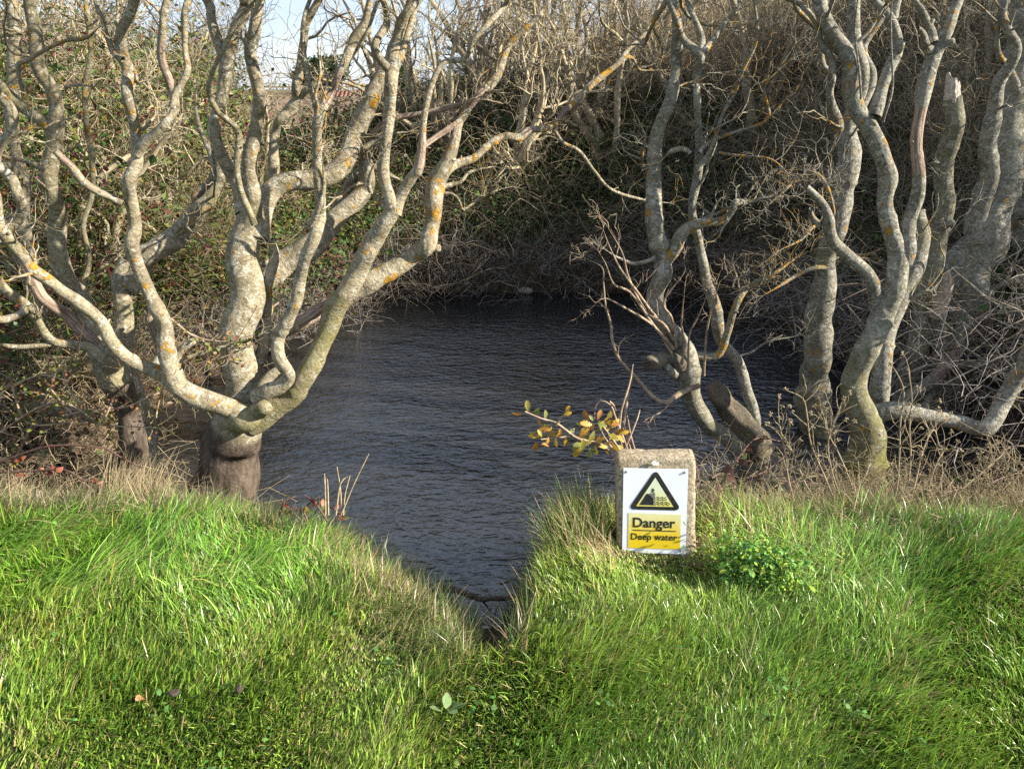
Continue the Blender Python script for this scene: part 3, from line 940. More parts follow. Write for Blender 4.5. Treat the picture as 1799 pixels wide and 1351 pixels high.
LT([(1470, 400, 9), (1440, 310, 8), (1410, 320, 7), (1370, 345, 5), (1340, 370, 4)], (4.15, 3.95), ext=False, tw=3.6, tl=.7, m=(0, .1, .95, 1))
LT([(1466, 410, 8), (1430, 395, 7), (1400, 420, 6), (1370, 440, 5)], (4.15, 3.9), ext=False, tw=3.6, tl=.7, m=(0, .1, .95, 1))
tD.twigs()

# ---- forked tree with the long low limb
tE = Tree('forked_tree', 'pale grey forked tree with one long low limb sweeping to the right edge', 'tree', (1.82, 3.3, -.35), M['grey_bark'], 8)
LT = tE.limb
LT([(1512, 880, 140), (1517, 825, 92), (1518, 783, 74), (1514, 733, 60), (1507, 667, 48), (1516, 600, 46), (1540, 548, 46), (1564, 497, 44), (1580, 450, 40), (1570, 400, 34), (1563, 360, 35), (1566, 317, 42), (1549, 267, 36),
    (1530, 217, 38), (1508, 170, 36), (1484, 117, 32), (1462, 67, 30), (1444, 27, 27), (1440, 0, 26)], (3.28, 3.35, 3.4), name='trunk', tw=.4, rough=.12, moss0=.9, peel=[(.845, .87)], label='main stem, mossy at its foot')
LT([(1588, 460, 36), (1597, 435, 32), (1607, 383, 29), (1611, 317, 28), (1613, 250, 27), (1620, 200, 26), (1631, 133, 32), (1643, 83, 28), (1657, 50, 22), (1684, 0, 19)], (3.36, 3.4, 3.5), peel=[(.36, .60)], tw=.4,
   label='stem stripped of bark on one stretch')
LT([(1638, 75, 20), (1628, 45, 15), (1615, 20, 12), (1608, 0, 11)], (3.45, 3.5))
LT([(1635, 90, 18), (1625, 65, 12), (1613, 50, 7)], (3.45, 3.4), ext=False, tw=0, name='stub')
LT([(1640, 100, 16), (1665, 78, 13), (1676, 72, 10)], (3.45, 3.42), ext=False, tw=0, name='stub', cut=True)
LT([(1535, 205, 30), (1545, 160, 24), (1556, 120, 22), (1568, 83, 21), (1552, 40, 18), (1535, 0, 16)], (3.38, 3.5))
LT([(1566, 90, 16), (1572, 40, 14), (1578, 0, 13)], (3.44, 3.5))
LT([(1572, 100, 12), (1580, 85, 10), (1586, 76, 8)], (3.44, 3.4), ext=False, tw=0, name='stub', cut=True)
LT([(1500, 160, 18), (1480, 105, 14), (1475, 60, 13), (1460, 20, 11), (1450, 0, 10)][1:], (3.4, 3.6))
LT([(1462, 130, 16), (1452, 95, 14), (1440, 75, 13), (1428, 40, 12), (1398, 5, 11), (1390, 0, 10)], (3.4, 3.5), m=(0, 0, .65, 1))
LT([(1548, 552, 40), (1536, 522, 32), (1522, 492, 28), (1494, 462, 28), (1480, 436, 27), (1466, 405, 24), (1452, 378, 20), (1436, 352, 18), (1417, 328, 9)], (3.32, 3.2), ext=False, tw=.2, m=(.10, 0, .3, 1), rough=.24, name='stub',
   label='broken side stem with a grey rotten tip')
LT([(1440, 400, 13), (1430, 382, 10), (1420, 365, 6)], (3.25, 3.2), ext=False, tw=0, name='stub')
LT([(1530, 752, 46), (1545, 735, 42), (1570, 728, 38), (1633, 737, 34), (1690, 746, 34), (1722, 746, 34), (1750, 731, 33), (1772, 705, 33), (1790, 670, 31), (1815, 610, 28), (1840, 520, 25), (1850, 400, 20)], (3.28, 3.2, 3.1), tw=.25, ext=False,
   label='long low limb')
LT([(1545, 715, 44), (1551, 660, 40), (1556, 605, 40), (1574, 550, 40), (1590, 490, 40), (1603, 430, 34), (1612, 370, 26)], (3.5, 3.75), tw=.3, ext=False)
LT([(1513, 175, 5), (1508, 120, 4), (1506, 60, 4), (1507, 0, 3)], (3.35, 3.33), tw=.6, tl=.4, m=(.25, 0, .2, 1), sides=5)
LT([(1552, 215, 5), (1566, 160, 5), (1569, 90, 4), (1568, 20, 3), (1568, 0, 3)], (3.35, 3.3), tw=.5, tl=.4, m=(.25, 0, .2, 1), sides=5)
tE.twigs()

# ---- the thick old tree at the right edge
tG = Tree('old_tree', 'thick old grey tree at the right edge with a snapped stem showing white wood', 'tree', (2.85, 4.6, -.4), M['grey_bark'], 19)
LT = tG.limb
LT([(1600, 760, 120), (1640, 680, 110), (1660, 630, 112), (1678, 570, 112), (1698, 510, 108), (1716, 460, 96), (1733, 410, 84), (1748, 350, 74), (1760, 290, 70), (1773, 220, 66), (1785, 150, 62), (1795, 70, 58), (1800, 0, 54)], (4.5, 4.55, 4.7), name='trunk', tw=.3,
   rough=.16, moss0=.3, m=(.12, .05, .5, 1))
LT([(1600, 660, 50), (1610, 600, 44), (1624, 530, 40), (1637, 460, 36), (1647, 415, 34), (1654, 367, 34), (1663, 300, 34), (1670, 233, 34), (1673, 172, 35)], (4.45, 4.4), ext=False, tw=.2, m=(0, .3, .35, 1), label='snapped stem')
splinters(tG, 1672, 180, 4.4, 31, 52, 11, -.16)
LT([(1655, 400, 20), (1668, 393, 15), (1676, 390, 13)], (4.4, 4.3), ext=False, tw=0, name='stub', cut=True)
LT([(1702, 500, 46), (1715, 420, 36), (1727, 340, 33), (1742, 230, 30), (1762, 150, 26), (1776, 90, 22), (1762, 30, 18), (1765, 0, 17)], (4.5, 4.4), tw=.5)
LT([(1700, 560, 40), (1680, 600, 34), (1640, 660, 30), (1600, 700, 28), (1585, 725, 26)], (4.4, 4.2), ext=False, tw=0, peel=[(.2, .6)], m=(.25, .1, .1, 1), name='root_limb')
LT([(1640, 700, 40), (1650, 640, 34), (1652, 590, 30), (1648, 548, 26)], (4.4, 4.33), ext=False, tw=0, name='stub', m=(.2, .1, .3, 1))
splinters(tG, 1648, 552, 4.33, 27, 85, 9, .10, seed=4, mat=M['torn'])
LT([(1640, 668, 24), (1660, 652, 18), (1685, 641, 17), (1733, 640, 17), (1783, 657, 16), (1830, 660, 14)], (4.3, 4.1), ext=False, tw=.7, m=(0, .2, .5, 1))
LT([(1650, 670, 22), (1640, 690, 20), (1622, 715, 18)], (4.3, 4.2), ext=False, tw=0)
LT([(1735, 550, 16), (1760, 547, 14), (1800, 549, 12), (1850, 540, 10)], (4.45, 4.3), ext=False, tw=.7)
LT([(1728, 512, 15), (1767, 497, 13), (1800, 487, 12), (1850, 480, 10)], (4.45, 4.3), ext=False, tw=.7)
LT([(1785, 160, 18), (1777, 115, 14), (1762, 98, 13), (1757, 50, 10), (1762, 0, 9)], (4.5, 4.4), m=(.1, 0, .75, 1))
LT([(1800, 430, 46), (1795, 330, 44), (1815, 200, 42), (1830, 60, 38), (1835, 0, 36)], (4.9, 5.1), tw=.5)
LT([(1690, 590, 6), (1670, 580, 6), (1640, 550, 5), (1605, 530, 3)], (4.2, 4.1), ext=False, tw=1.5)
LT([(1670, 470, 6), (1705, 500, 6), (1740, 530, 6), (1790, 545, 4)], (4.2, 4.1), ext=False, tw=1.2)
tG.twigs()

# ------------------------------------------------------------------ the bare wood behind: prototypes and copies
def fork_tree(seed, h, lean, stems, fine):
    rng = np.random.default_rng(seed)
    tb, cb = Buf(), Buf()
    for s in range(stems):
        a = rng.uniform(0, 6.28)
        d = unit(np.array((math.cos(a) * .35 + lean, math.sin(a) * .35, 1.0)))
        p = np.array((rng.normal(0, .10), rng.normal(0, .10), -.25))
        H = h * rng.uniform(.7, 1.0)
        n = 18
        P, D = [p], [d]
        for k in range(n):
            d = unit(d + rng.normal(0, .13, 3) + np.array((0, 0, .05)))
            p = p + d * H / n
            P.append(p)
            D.append(d)
        P = np.array(P)
        r0 = rng.uniform(.05, .085)
        rr = r0 * (1 - .82 * np.linspace(0, 1, n + 1))
        rr[0] *= 1.4
        S = catmull(np.column_stack([P, rr]), .12)
        tube(tb, S[:, :3], S[:, 3], 7, None, .12)
        for _ in range(fine):
            k = int(rng.integers(4, n + 1))
            rnd = unit(rng.normal(size=3))
            side = unit(rnd - D[k] * (rnd @ D[k]))
            nd = unit(D[k] * .6 + side + np.array((0, 0, .25)))
            grow(cb, rng, P[k], nd, H * rng.uniform(.16, .34), max(rr[k] * .6, .011), 3, .10, .26, 4, (0, 0, .6, 1), .0032, (2, 4), 6)
    return tb.mesh('trunk'), cb.mesh('crown')


PROTO = [fork_tree(100 + k, hh, ln, st, fn) for k, (hh, ln, st, fn) in enumerate(
    [(3.4, .1, 4, 7), (3.0, .3, 3, 8), (3.9, -.1, 3, 9), (2.7, .2, 5, 6), (3.3, .45, 3, 8), (2.4, 0, 4, 7)])]


def far_tree(k, x, y, s, rz, label, group=None, name='bare_tree', zoff=0):
    t = thing(name, (x, y, g1(x, y) + zoff), label, 'tree', group)
    t.rotation_euler = (0, 0, rz)
    t.scale = (s, s, s)
    a, b = PROTO[k % len(PROTO)]
    o1 = part('trunk', a, M['far_bark'], t, world=False)
    o2 = part('crown', b, M['far_bark'], t, world=False)
    tag(o2, kind='stuff')
    return t


far_list = [
    (0, .75, 9.6, 1.0, .4, 'many stemmed pale bare tree in the middle of the far bank, straight behind the pond'),
    (1, -.2, 10.4, .95, 2.2, 'bare tree left of the middle on the far bank, ivy dark at its foot'),
    (3, 1.7, 10.3, 1.0, 1.2, 'twisted bare tree on the far bank just left of the slim double stem'),
    (2, 2.9, 9.4, .9, 4.0, 'bare tree on the far bank between the slim double stem and the upright grey trunk'),
    (4, -1.3, 10.8, .95, 3.1, 'bare tree beyond the pond under the sky gap at the top left of centre'),
    (5, -2.8, 8.0, .85, .9, 'small twiggy bare tree on the left bank behind the big forked trunk'),
    (3, -3.6, 6.2, .75, 2.9, 'low twisted bare tree in the green thicket left of the pond'),
    (0, -4.6, 7.4, .85, 5.0, 'pale bare tree deep in the left thicket below the sky gap'),
    (1, -3.1, 4.8, .72, 1.0, 'dead grey bush like tree close behind the left cluster of stems'),
    (2, 4.6, 8.0, 1.0, .3, 'bare tree up the slope behind the upright grey trunk'),
    (4, 4.2, 6.3, .8, 2.0, 'bare tree on the slope behind the snapped stem'),
]
for k, x, y, s, rz, lab in far_list:
    far_tree(k, x, y, s, rz, lab)
rr_ = np.random.default_rng(5)
LEFTW = ('beside the water', 'among green leaves', 'at the rear', 'near the left edge', 'below the horizon', 'half hidden by stems')
for q_, (k_, x_, y_, s_) in enumerate(((5, -2.9, 6.0, .62), (1, -3.9, 5.2, .60), (2, -4.9, 6.2, .66), (0, -3.7, 7.6, .70), (4, -5.6, 7.8, .75), (3, -6.6, 9.2, .8), (1, -4.6, 9.6, .75), (5, -5.4, 4.9, .6), (2, -7.4, 8.0, .75), (0, -5.9, 11.0, .85), (3, -8.2, 11.5, .85), (4, -3.2, 9.4, .6))):
    far_tree(k_, x_, y_, s_ * (1.25 if x_ < -.4 * y_ else .9), q_ * 1.3, '%s bare tree in the left thicket, %s, %s' % (('twiggy', 'thin', 'grey', 'pale', 'slanting', 'bushy')[q_ % 6], LEFTW[q_ % 6], ('in front', 'farther back')[q_ // 6]), 'bare trees in the left thicket')
GB = 'bare trees crowding the hillside behind the pond'
ZONES = ((640, 'in the sky gap left of centre'), (760, 'behind the big left tree'), (860, 'left of the far bank middle'), (940, 'behind the far bank middle'),
         (1030, 'behind the long reaching limb'), (1120, 'left of the slim double stem'), (1230, 'behind the slim double stem'), (1330, 'right of the slim double stem'),
         (1440, 'left of the upright grey trunk'), (1560, 'behind the forked tree'), (1700, 'behind the snapped stem'), (9999, 'behind the old tree'))
DEPTHS = ('nearest', 'second', 'third', 'fourth', 'fifth', 'sixth', 'hindmost')
SHAPE = ('many stemmed', 'leaning', 'tall', 'bushy', 'slanting', 'twiggy')


def place_row(spots, group, lead):
    seen = {}
    for k, x, y, s, rz in sorted(spots, key=lambda a: a[2]):
        u = 899.5 + x * FPX / (y * CP)
        z = next(n_ for lim, n_ in ZONES if u < lim)
        i_ = seen.get(z, 0)
        seen[z] = i_ + 1
        far_tree(k, x, y, s, rz, '%s %s %s, %s' % (SHAPE[k], lead, z, DEPTHS[min(i_, 6)]), group)


spots = []
for x, y, s in ((.1, 9.0, .95), (1.25, 9.2, 1.0), (-.75, 9.6, .9), (2.2, 9.7, .9), (.5, 10.6, 1.05), (1.5, 11.0, 1.0), (-.4, 11.4, 1.0), (2.9, 10.8, 1.0)):
    spots.append((int(rr_.integers(6)), x, y, s * .9, rr_.uniform(0, 6.28)))
while len(spots) < 22:
    x = rr_.uniform(-3.0, 9.0)
    y = rr_.uniform(11.0, 19)
    if x > y * .50 or x < -.13 * y: continue
    spots.append((int(rr_.integers(6)), x, y, rr_.uniform(.75, 1.1), rr_.uniform(0, 6.28)))
place_row(spots, GB, 'pale tree uphill')
# trees up the slope to the right, partly outside the frame, that throw the far bank into shade
spots = []
for i_ in range(14):
    spots.append((i_ % 6, rr_.uniform(6.0, 10.5), rr_.uniform(5.6, 10.5), rr_.uniform(.42, .62), rr_.uniform(0, 6.28)))
for i_, (k, x, y, s_, rz) in enumerate(spots):
    far_tree(k, x, y, s_, rz, '%s low tree up the right slope, %s' % (SHAPE[k], ('nearest of its shape', 'middle one of its shape', 'farthest of its shape')[i_ // 6]), 'low bare trees on the right slope')

# ------------------------------------------------------------------ masses: ivy, bramble tangle, scrub (uncountable)
hidden = {}


def scatter(name, pts, rot, scl, variants, mat):
    """One object: variants scattered by geometry nodes on the vertices of a point mesh."""
    coll = bpy.data.collections.new(name + '_pieces')
    for me in variants:
        me.materials.append(mat)
        coll.objects.link(bpy.data.objects.new(name + '_piece', me))
    me = fast_mesh(name, pts, None, None, {'rot': ('FLOAT_VECTOR', rot), 'scl': ('FLOAT', scl)})
    o = part(name, me, None)
    ng = bpy.data.node_groups.new(name + '_nodes', 'GeometryNodeTree')
    ng.interface.new_socket(name='Geometry', in_out='INPUT', socket_type='NodeSocketGeometry')
    ng.interface.new_socket(name='Geometry', in_out='OUTPUT', socket_type='NodeSocketGeometry')
    gi = ng.nodes.new('NodeGroupInput')
    go = ng.nodes.new('NodeGroupOutput')
    ip = ng.nodes.new('GeometryNodeInstanceOnPoints')
    ci = ng.nodes.new('GeometryNodeCollectionInfo')
    ci.inputs['Collection'].default_value = coll
    ci.inputs['Separate Children'].default_value = True
    ci.inputs['Reset Children'].default_value = True
    ip.inputs['Pick Instance'].default_value = True
    na = ng.nodes.new('GeometryNodeInputNamedAttribute')
    na.data_type = 'FLOAT_VECTOR'
    na.inputs['Name'].default_value = 'rot'
    nb = ng.nodes.new('GeometryNodeInputNamedAttribute')
    nb.data_type = 'FLOAT'
    nb.inputs['Name'].default_value = 'scl'
    rv = ng.nodes.new('FunctionNodeRandomValue')
    rv.data_type = 'INT'
    for s_ in rv.inputs:
        if s_.type == 'INT' and s_.name == 'Max': s_.default_value = len(variants) - 1
        if s_.type == 'INT' and s_.name == 'Min': s_.default_value = 0
    ng.links.new(gi.outputs[0], ip.inputs['Points'])
    ng.links.new(ci.outputs[0], ip.inputs['Instance'])
    ng.links.new(na.outputs['Attribute'], ip.inputs['Rotation'])
    ng.links.new(nb.outputs['Attribute'], ip.inputs['Scale'])
    ro = [s_ for s_ in rv.outputs if s_.type == 'INT' and s_.enabled]
    ng.links.new(ro[0], ip.inputs['Instance Index'])
    ng.links.new(ip.outputs[0], go.inputs[0])
    md = o.modifiers.new('scatter', 'NODES')
    md.node_group = ng
    return tag(o, kind='stuff')


def leaf_cluster(seed, n, rad, size, palette, flat=.5):
    """n small bent leaves in a low mound."""
    rng = np.random.default_rng(seed)
    c = rng.normal(0, rad * .5, (n, 3))
    c[:, 2] = np.abs(c[:, 2]) * flat
    yaw = rng.uniform(0, 6.28, n)
    pit = rng.normal(0, .6, n)
    rol = rng.normal(0, .6, n)
    s = size * rng.uniform(.6, 1.3, n)
    tmpl = np.array([(0, 0, 0), (.45, .32, .10), (1.0, 0, -.06), (.45, -.32, .10)])
    V = np.repeat(tmpl[None], n, 0) * s[:, None, None]
    cp, sp_ = np.cos(pit)[:, None], np.sin(pit)[:, None]
    x, y, z = V[..., 0] * cp + V[..., 2] * sp_, V[..., 1], -V[..., 0] * sp_ + V[..., 2] * cp
    cr, sr = np.cos(rol)[:, None], np.sin(rol)[:, None]
    y, z = y * cr - z * sr, y * sr + z * cr
    cy, sy = np.cos(yaw)[:, None], np.sin(yaw)[:, None]
    x, y = x * cy - y * sy, x * sy + y * cy
    V = np.stack([x, y, z], -1) + c[:, None]
    T = (np.arange(n)[:, None, None] * 4 + np.array([(0, 1, 2), (0, 2, 3)])[None]).reshape(-1, 3)
    pal = np.asarray(palette)
    col = pal[rng.integers(len(pal), size=n)] * rng.uniform(.7, 1.3, (n, 1))
    col = np.repeat(np.column_stack([col, np.ones(n)])[:, None], 4, 1).reshape(-1, 4)
    return fast_mesh('leaf_mound', V.reshape(-1, 3), None, T, {'col': ('FLOAT_COLOR', col)}, False)


def tangle(seed, n, rad, h, r):
    """arching dead bramble stems"""
    rng = np.random.default_rng(seed)
    b = Buf()
    for _ in range(n):
        a = rng.uniform(0, 6.28)
        p0 = np.array((rng.normal(0, rad * .5), rng.normal(0, rad * .5), -.03))
        ln = rng.uniform(.5, 1.3) * rad
        d = np.array((math.cos(a), math.sin(a), 0))
        hh = h * rng.uniform(.3, 1.1)
        t = np.linspace(0, 1, 7)[:, None]
        P = p0 + d * ln * t + np.array((0, 0, 1)) * (hh * np.sin(t * math.pi * rng.uniform(.55, 1.0)) ) + np.cumsum(rng.normal(0, .035, (7, 3)), 0)
        tube(b, P, r * rng.uniform(.6, 1.4) * np.linspace(1, .4, 7), 3)
        if rng.random() < .7:
            k = int(rng.integers(1, 6))
            grow(b, rng, P[k], unit(rng.normal(size=3) + np.array((0, 0, .6))), rad * .45, r * .7, 1, 0, .3, 3, (0, 0, .3, 1), r * .4, (1, 3), 5)
    return b.mesh('bramble_tangle')


def scrub_piece(seed, h):
    rng = np.random.default_rng(seed)
    b = Buf()
    for _ in range(14):
        a = rng.uniform(0, 6.28)
        d = unit(np.array((math.cos(a) * .5, math.sin(a) * .5, 1)))
        grow(b, rng, np.array((rng.normal(0, .15), rng.normal(0, .15), -.05)), d, h * rng.uniform(.5, 1), .009, 3, .05, .2, 3, (0, 0, .3, 1), .0028, (2, 4), 6)
    return b.mesh('scrub')


def rnd_(x):
    return np.sin(x * 91.7) * .5


def slope_pts(n, box, keep, seed):
    rng = np.random.default_rng(seed)
    x = rng.uniform(box[0], box[1], n * 6)
    y = rng.uniform(box[2], box[3], n * 6)
    s = pond_sd(x, y)
    k = keep(x, y, s)
    x, y = x[k][:n], y[k][:n]
    z = ground(x, y)
    rot = np.stack([rng.normal(0, .2, len(x)), rng.normal(0, .2, len(x)), rng.uniform(0, 6.28, len(x))], -1)
    return np.stack([x, y, z], -1), rot, rng


M['bramble'] = simple('bramble', (.060, .046, .030), (.20, .16, .105), 9, .85, .15)
M['left_scrub'] = simple('left_scrub', (.095, .078, .045), (.235, .20, .115), 4, .9, .1)
M['scrub'] = simple('scrub', (.165, .132, .088), (.33, .27, .175), 3, .9, .1)
IVY = [(.030, .065, .014), (.048, .095, .020), (.080, .125, .025), (.034, .060, .018), (.12, .13, .03)]
MIX = [(.06, .105, .020), (.12, .15, .028), (.17, .15, .03), (.13, .035, .027), (.09, .13, .03), (.14, .10, .045)]
LIT = [(.09, .055, .03), (.12, .08, .045), (.07, .045, .028), (.10, .09, .03)]

beyond = lambda x, y, s: (s > .12) & (y > 4.4) & (np.abs(x) < y * .95 + .5)
P_, R_, rg = slope_pts(2000, (-7, 9, 4.4, 13), lambda x, y, s: beyond(x, y, s) & (s > .35) & (x > -2.2 - (y > 8) * 1.0), 61)
scatter('ivy_cover', P_, R_, rg.uniform(.7, 1.6, len(P_)), [leaf_cluster(200 + k, 130, .34, .040, IVY, .8) for k in range(6)], M['leaf'])
P_, R_, rg = slope_pts(2300, (-9, -1.0, 3.6, 12), lambda x, y, s: (s > .2) & (x < -1.2) & (np.abs(x) < y * .95 + 1.5), 62)
P_[:, 2] += rg.uniform(0, 1.25, len(P_)) ** 2 * (P_[:, 0] < -2.4) * (P_[:, 0] < -.36 * P_[:, 1])
scatter('autumn_undergrowth', P_, R_, rg.uniform(.7, 1.7, len(P_)), [leaf_cluster(220 + k, 150, .36, .036, MIX + IVY[1:3], 1.0) for k in range(6)], M['leaf'])
P_, R_, rg = slope_pts(800, (-8, 9, 3.3, 13), lambda x, y, s: (s > .05) & (np.abs(x) < y * .95 + .5) & (y > 3.3), 63)
scatter('leaf_litter', P_, R_ * (.4, .4, 1), rg.uniform(.7, 1.4, len(P_)), [leaf_cluster(240 + k, 70, .4, .05, LIT, .1) for k in range(4)], M['leaf'])
P_, R_, rg = slope_pts(460, (-7, 8, 4.0, 13), lambda x, y, s: (s > .02) & ((x > -1.5) | (np.sin(x * 57 + y * 91) > .1)) & (np.abs(x) < y * .95 + .5) & (s < 5), 64)
scatter('bramble_thicket', P_, R_, rg.uniform(.6, 1.25, len(P_)), [tangle(260 + k, 26, .8, .5, .0042) for k in range(7)], M['bramble'])
# dead sticks trailing into the water along the far shore
P_, R_, rg = slope_pts(150, (-2.6, 3.2, 4.4, 8.2), lambda x, y, s: (s > -.12) & (s < .3) & (y > 4.6), 65)
scatter('shore_sticks', P_, R_, rg.uniform(.5, .9, len(P_)), [tangle(280 + k, 16, .7, .28, .0045) for k in range(5)], M['deadwood'])
P_, R_, rg = slope_pts(300, (-2.5, 12, 9.5, 24), lambda x, y, s: (s > 2.6) & (x < y * .9 + 2) & (x > .16 * y + rnd_(x) * .1 * y), 66)
scatter('hillside_scrub', P_, R_, rg.uniform(.75, 1.35, len(P_)), [scrub_piece(300 + k, 1.5) for k in range(5)], M['scrub'])
P_, R_, rg = slope_pts(110, (3.2, 6.5, 4.2, 10), lambda x, y, s: (s > 1.0) & (x < y * .95 + 2.5), 67)
scatter('slope_scrub', P_, R_, rg.uniform(.7, 1.2, len(P_)), [scrub_piece(320 + k, 1.4) for k in range(4)], M['scrub'])
P_, R_, rg = slope_pts(120, (-11, -1.8, 4.2, 13), lambda x, y, s: (s > .4) & (-x < y * 1.1 + 1.5) & (x < -.37 * y), 68)
scatter('left_scrub', P_, R_, rg.uniform(.7, 1.5, len(P_)), [scrub_piece(340 + k, 1.4) for k in range(4)], M['left_scrub'])
# evergreen ivy bushes on the right slope (they keep the low sun off the far bank)
P_, R_, rg = slope_pts(420, (5.5, 11.5, 5.8, 12), lambda x, y, s: (s > 2.0), 69)
P_[:, 2] += rg.uniform(0, .9, len(P_))
scatter('ivy_bushes', P_, R_, rg.uniform(1.6, 2.6, len(P_)), [leaf_cluster(360 + k, 160, .36, .075, IVY, 1.0) for k in range(4)], M['leaf'])

# ------------------------------------------------------------------ far away: fence line, house, dark trees
def box_mesh(name, cx, cy, cz, sx, sy, sz):
    v = np.array([(x, y, z) for z in (-.5, .5) for y in (-.5, .5) for x in (-.5, .5)]) * (sx, sy, sz) + (cx, cy, cz)
    return fast_mesh(name, v, [(0, 2, 3, 1), (4, 5, 7, 6), (0, 1, 5, 4), (2, 6, 7, 3), (0, 4, 6, 2), (1, 3, 7, 5)], None, None, False)


M['far_leaf'] = simple('far_leaf', (.018, .032, .012), (.045, .062, .022), .8, .9, .1)
for (u, w_, h_, Yd, lab) in ((565, 9.5, 6.2, 150, 'dark green round topped tree on the skyline left of centre'),
                             (690, 8, 5, 160, 'small dark green tree on the skyline behind the pale upright stem'),
                             (330, 9, 4.2, 165, 'low dark tree on the skyline at the left, between two stems')):
    p, _ = atY(u, 160, Yd)
    z0 = g1(p[0], Yd)
    t = thing('evergreen_tree', (p[0], Yd, z0), lab, 'tree')
    rng = np.random.default_rng(int(u))
    b = Buf()
    tube(b, [(p[0], Yd, z0 - .3), (p[0] + .2, Yd, z0 + h_ * .4), (p[0], Yd, z0 + h_ * .8)], (.4, .3, .1), 7)
    part('trunk', b.mesh('trunk'), M['far_bark'], t)
    n = 2600
    d = rng.normal(size=(n, 3))
    d /= np.linalg.norm(d, axis=1)[:, None]
    c = d * rng.uniform(.55, 1, (n, 1)) ** .5 * (w_ / 2, w_ / 2, h_ * .48)
    c *= (1 + .2 * SNoise(9, 1.1)(c))[:, None]
    c += (p[0], Yd, z0 + h_ * .55)
    s = rng.normal(0, .35, (n, 3, 3))
    part('crown', fast_mesh('crown', (c[:, None] + s).reshape(-1, 3), None, np.arange(n * 3).reshape(-1, 3), None, False), M['far_leaf'], t)

# house with a tiled roof half hidden by the branches
M['tile'] = simple('tile', (.17, .085, .06), (.25, .14, .10), 3, .85, .2)
M['brick'] = simple('brick', (.25, .12, .08), (.33, .18, .12), 5, .9, .1)
M['pane'] = simple('pane', (.03, .035, .04), (.05, .055, .06), 3, .15, .5)
hx, hy = -9.0, 58.0
hz = -.95
hs = thing('house', (hx, hy, hz), 'brick house with a red tiled roof glimpsed through the branches left of centre', 'house')
part('wall', box_mesh('wall', hx, hy, hz + .2, 9, 5, 1.2), M['brick'], hs)
rf = part('roof', fast_mesh('roof', [(hx - 4.8, hy - 2.9, hz + .8), (hx + 4.8, hy - 2.9, hz + .8), (hx + 4.8, hy, hz + 2.3), (hx - 4.8, hy, hz + 2.3), (hx - 4.8, hy + 2.9, hz + .8), (hx + 4.8, hy + 2.9, hz + .8)],
            [(0, 1, 2, 3), (3, 2, 5, 4)], [(0, 3, 4), (1, 5, 2)], None, False), M['tile'], hs)
b = Buf()
for k in range(9):
    t0 = k / 9
    for j in range(32):
        x0 = hx - 4.8 + j * .3
        tube(b, [(x0 + .15, hy - 2.9 + 2.9 * t0 - .01, hz + .84 + 1.5 * t0), (x0 + .15, hy - 2.9 + 2.9 * (t0 + .11), hz + .82 + 1.5 * (t0 + .11))], .11, 4)
part('roof_tiles', b.mesh('roof_tiles'), M['tile'], rf, kind='stuff')
for k in range(3):
    part('window', box_mesh('window', hx - 3 + k * 3, hy - 2.53, hz + .35, .9, .08, .7), M['pane'], hs)

fence = thing('field_fence', (-16, 62, g1(-16, 62)), 'low brown wooden fence along the ploughed field in the distance', 'fence')
for k in range(22):
    x = -21 + k * .5
    part('post', box_mesh('post', x, 62, g1(x, 62) + .55, .1, .1, 1.2), M['dry_stem'], fence)
for k in range(3):
    part('rail', box_mesh('rail', -15.75, 61.93, g1(-16, 62) + .35 + .35 * k, 11, .04, .12), M['dry_stem'], fence)

# ------------------------------------------------------------------ warning post
pb, dep = atY(1153, 972, 2.13)
pt, dep2 = atY(1152, 803, 2.20)
up_ = Vector(unit(pt - pb))
xa = (Vector((1, -.10, 0)) - up_ * up_.dot(Vector((1, -.10, 0)))).normalized()
ya = up_.cross(xa).normalized()                      # away from the viewer
PM = Matrix((xa, ya, up_)).transposed().to_4x4()
PM.translation = Vector(pb)
UN = 0.216 / 667.0                                   # one unit of the enlarged sign in metres
Hp = float(np.linalg.norm(pt - pb)) 

q = NT('concrete')
pos = q.n('ShaderNodeTexCoord').outputs['Object']
n1 = q.noise(pos, 55, 6, .7)
n2 = q.noise(pos, 9, 4)
c = q.mix(q.step(n1, .35, .65), (.23, .185, .125), (.44, .37, .26))
c = q.mix(q.step(n2, .45, .7, 0, .6), c, (.30, .225, .13))
pit = q.noise(pos, 120, 3, .6)
c = q.mix(q.step(pit, .60, .70, 0, .65), c, (.10, .085, .065))
c = q.mix(q.step(q.noise(pos, 16, 5, .7), .60, .70, 0, .7), c, (.50, .42, .26))
M['concrete'] = q.bsdf(c, .92, .15, q.math('ADD', n1, q.math('MULTIPLY', q.step(pit, .5, .7), -.7)), .9, .006)

post = thing('warning_post', tuple(pb), 'short weathered concrete post carrying a white danger sign at the edge of the bank', 'warning post')
post.matrix_world = PM


def local(name, V, Q=None, T=None, mat=None, parent=post, smooth=False, label=None):
    me = fast_mesh(name, V, Q, T, None, smooth)
    o = bpy.data.objects.new(name, me)
    COL.objects.link(o)
    me.materials.append(mat)
    o.parent = parent
    return tag(o, label)


import bmesh


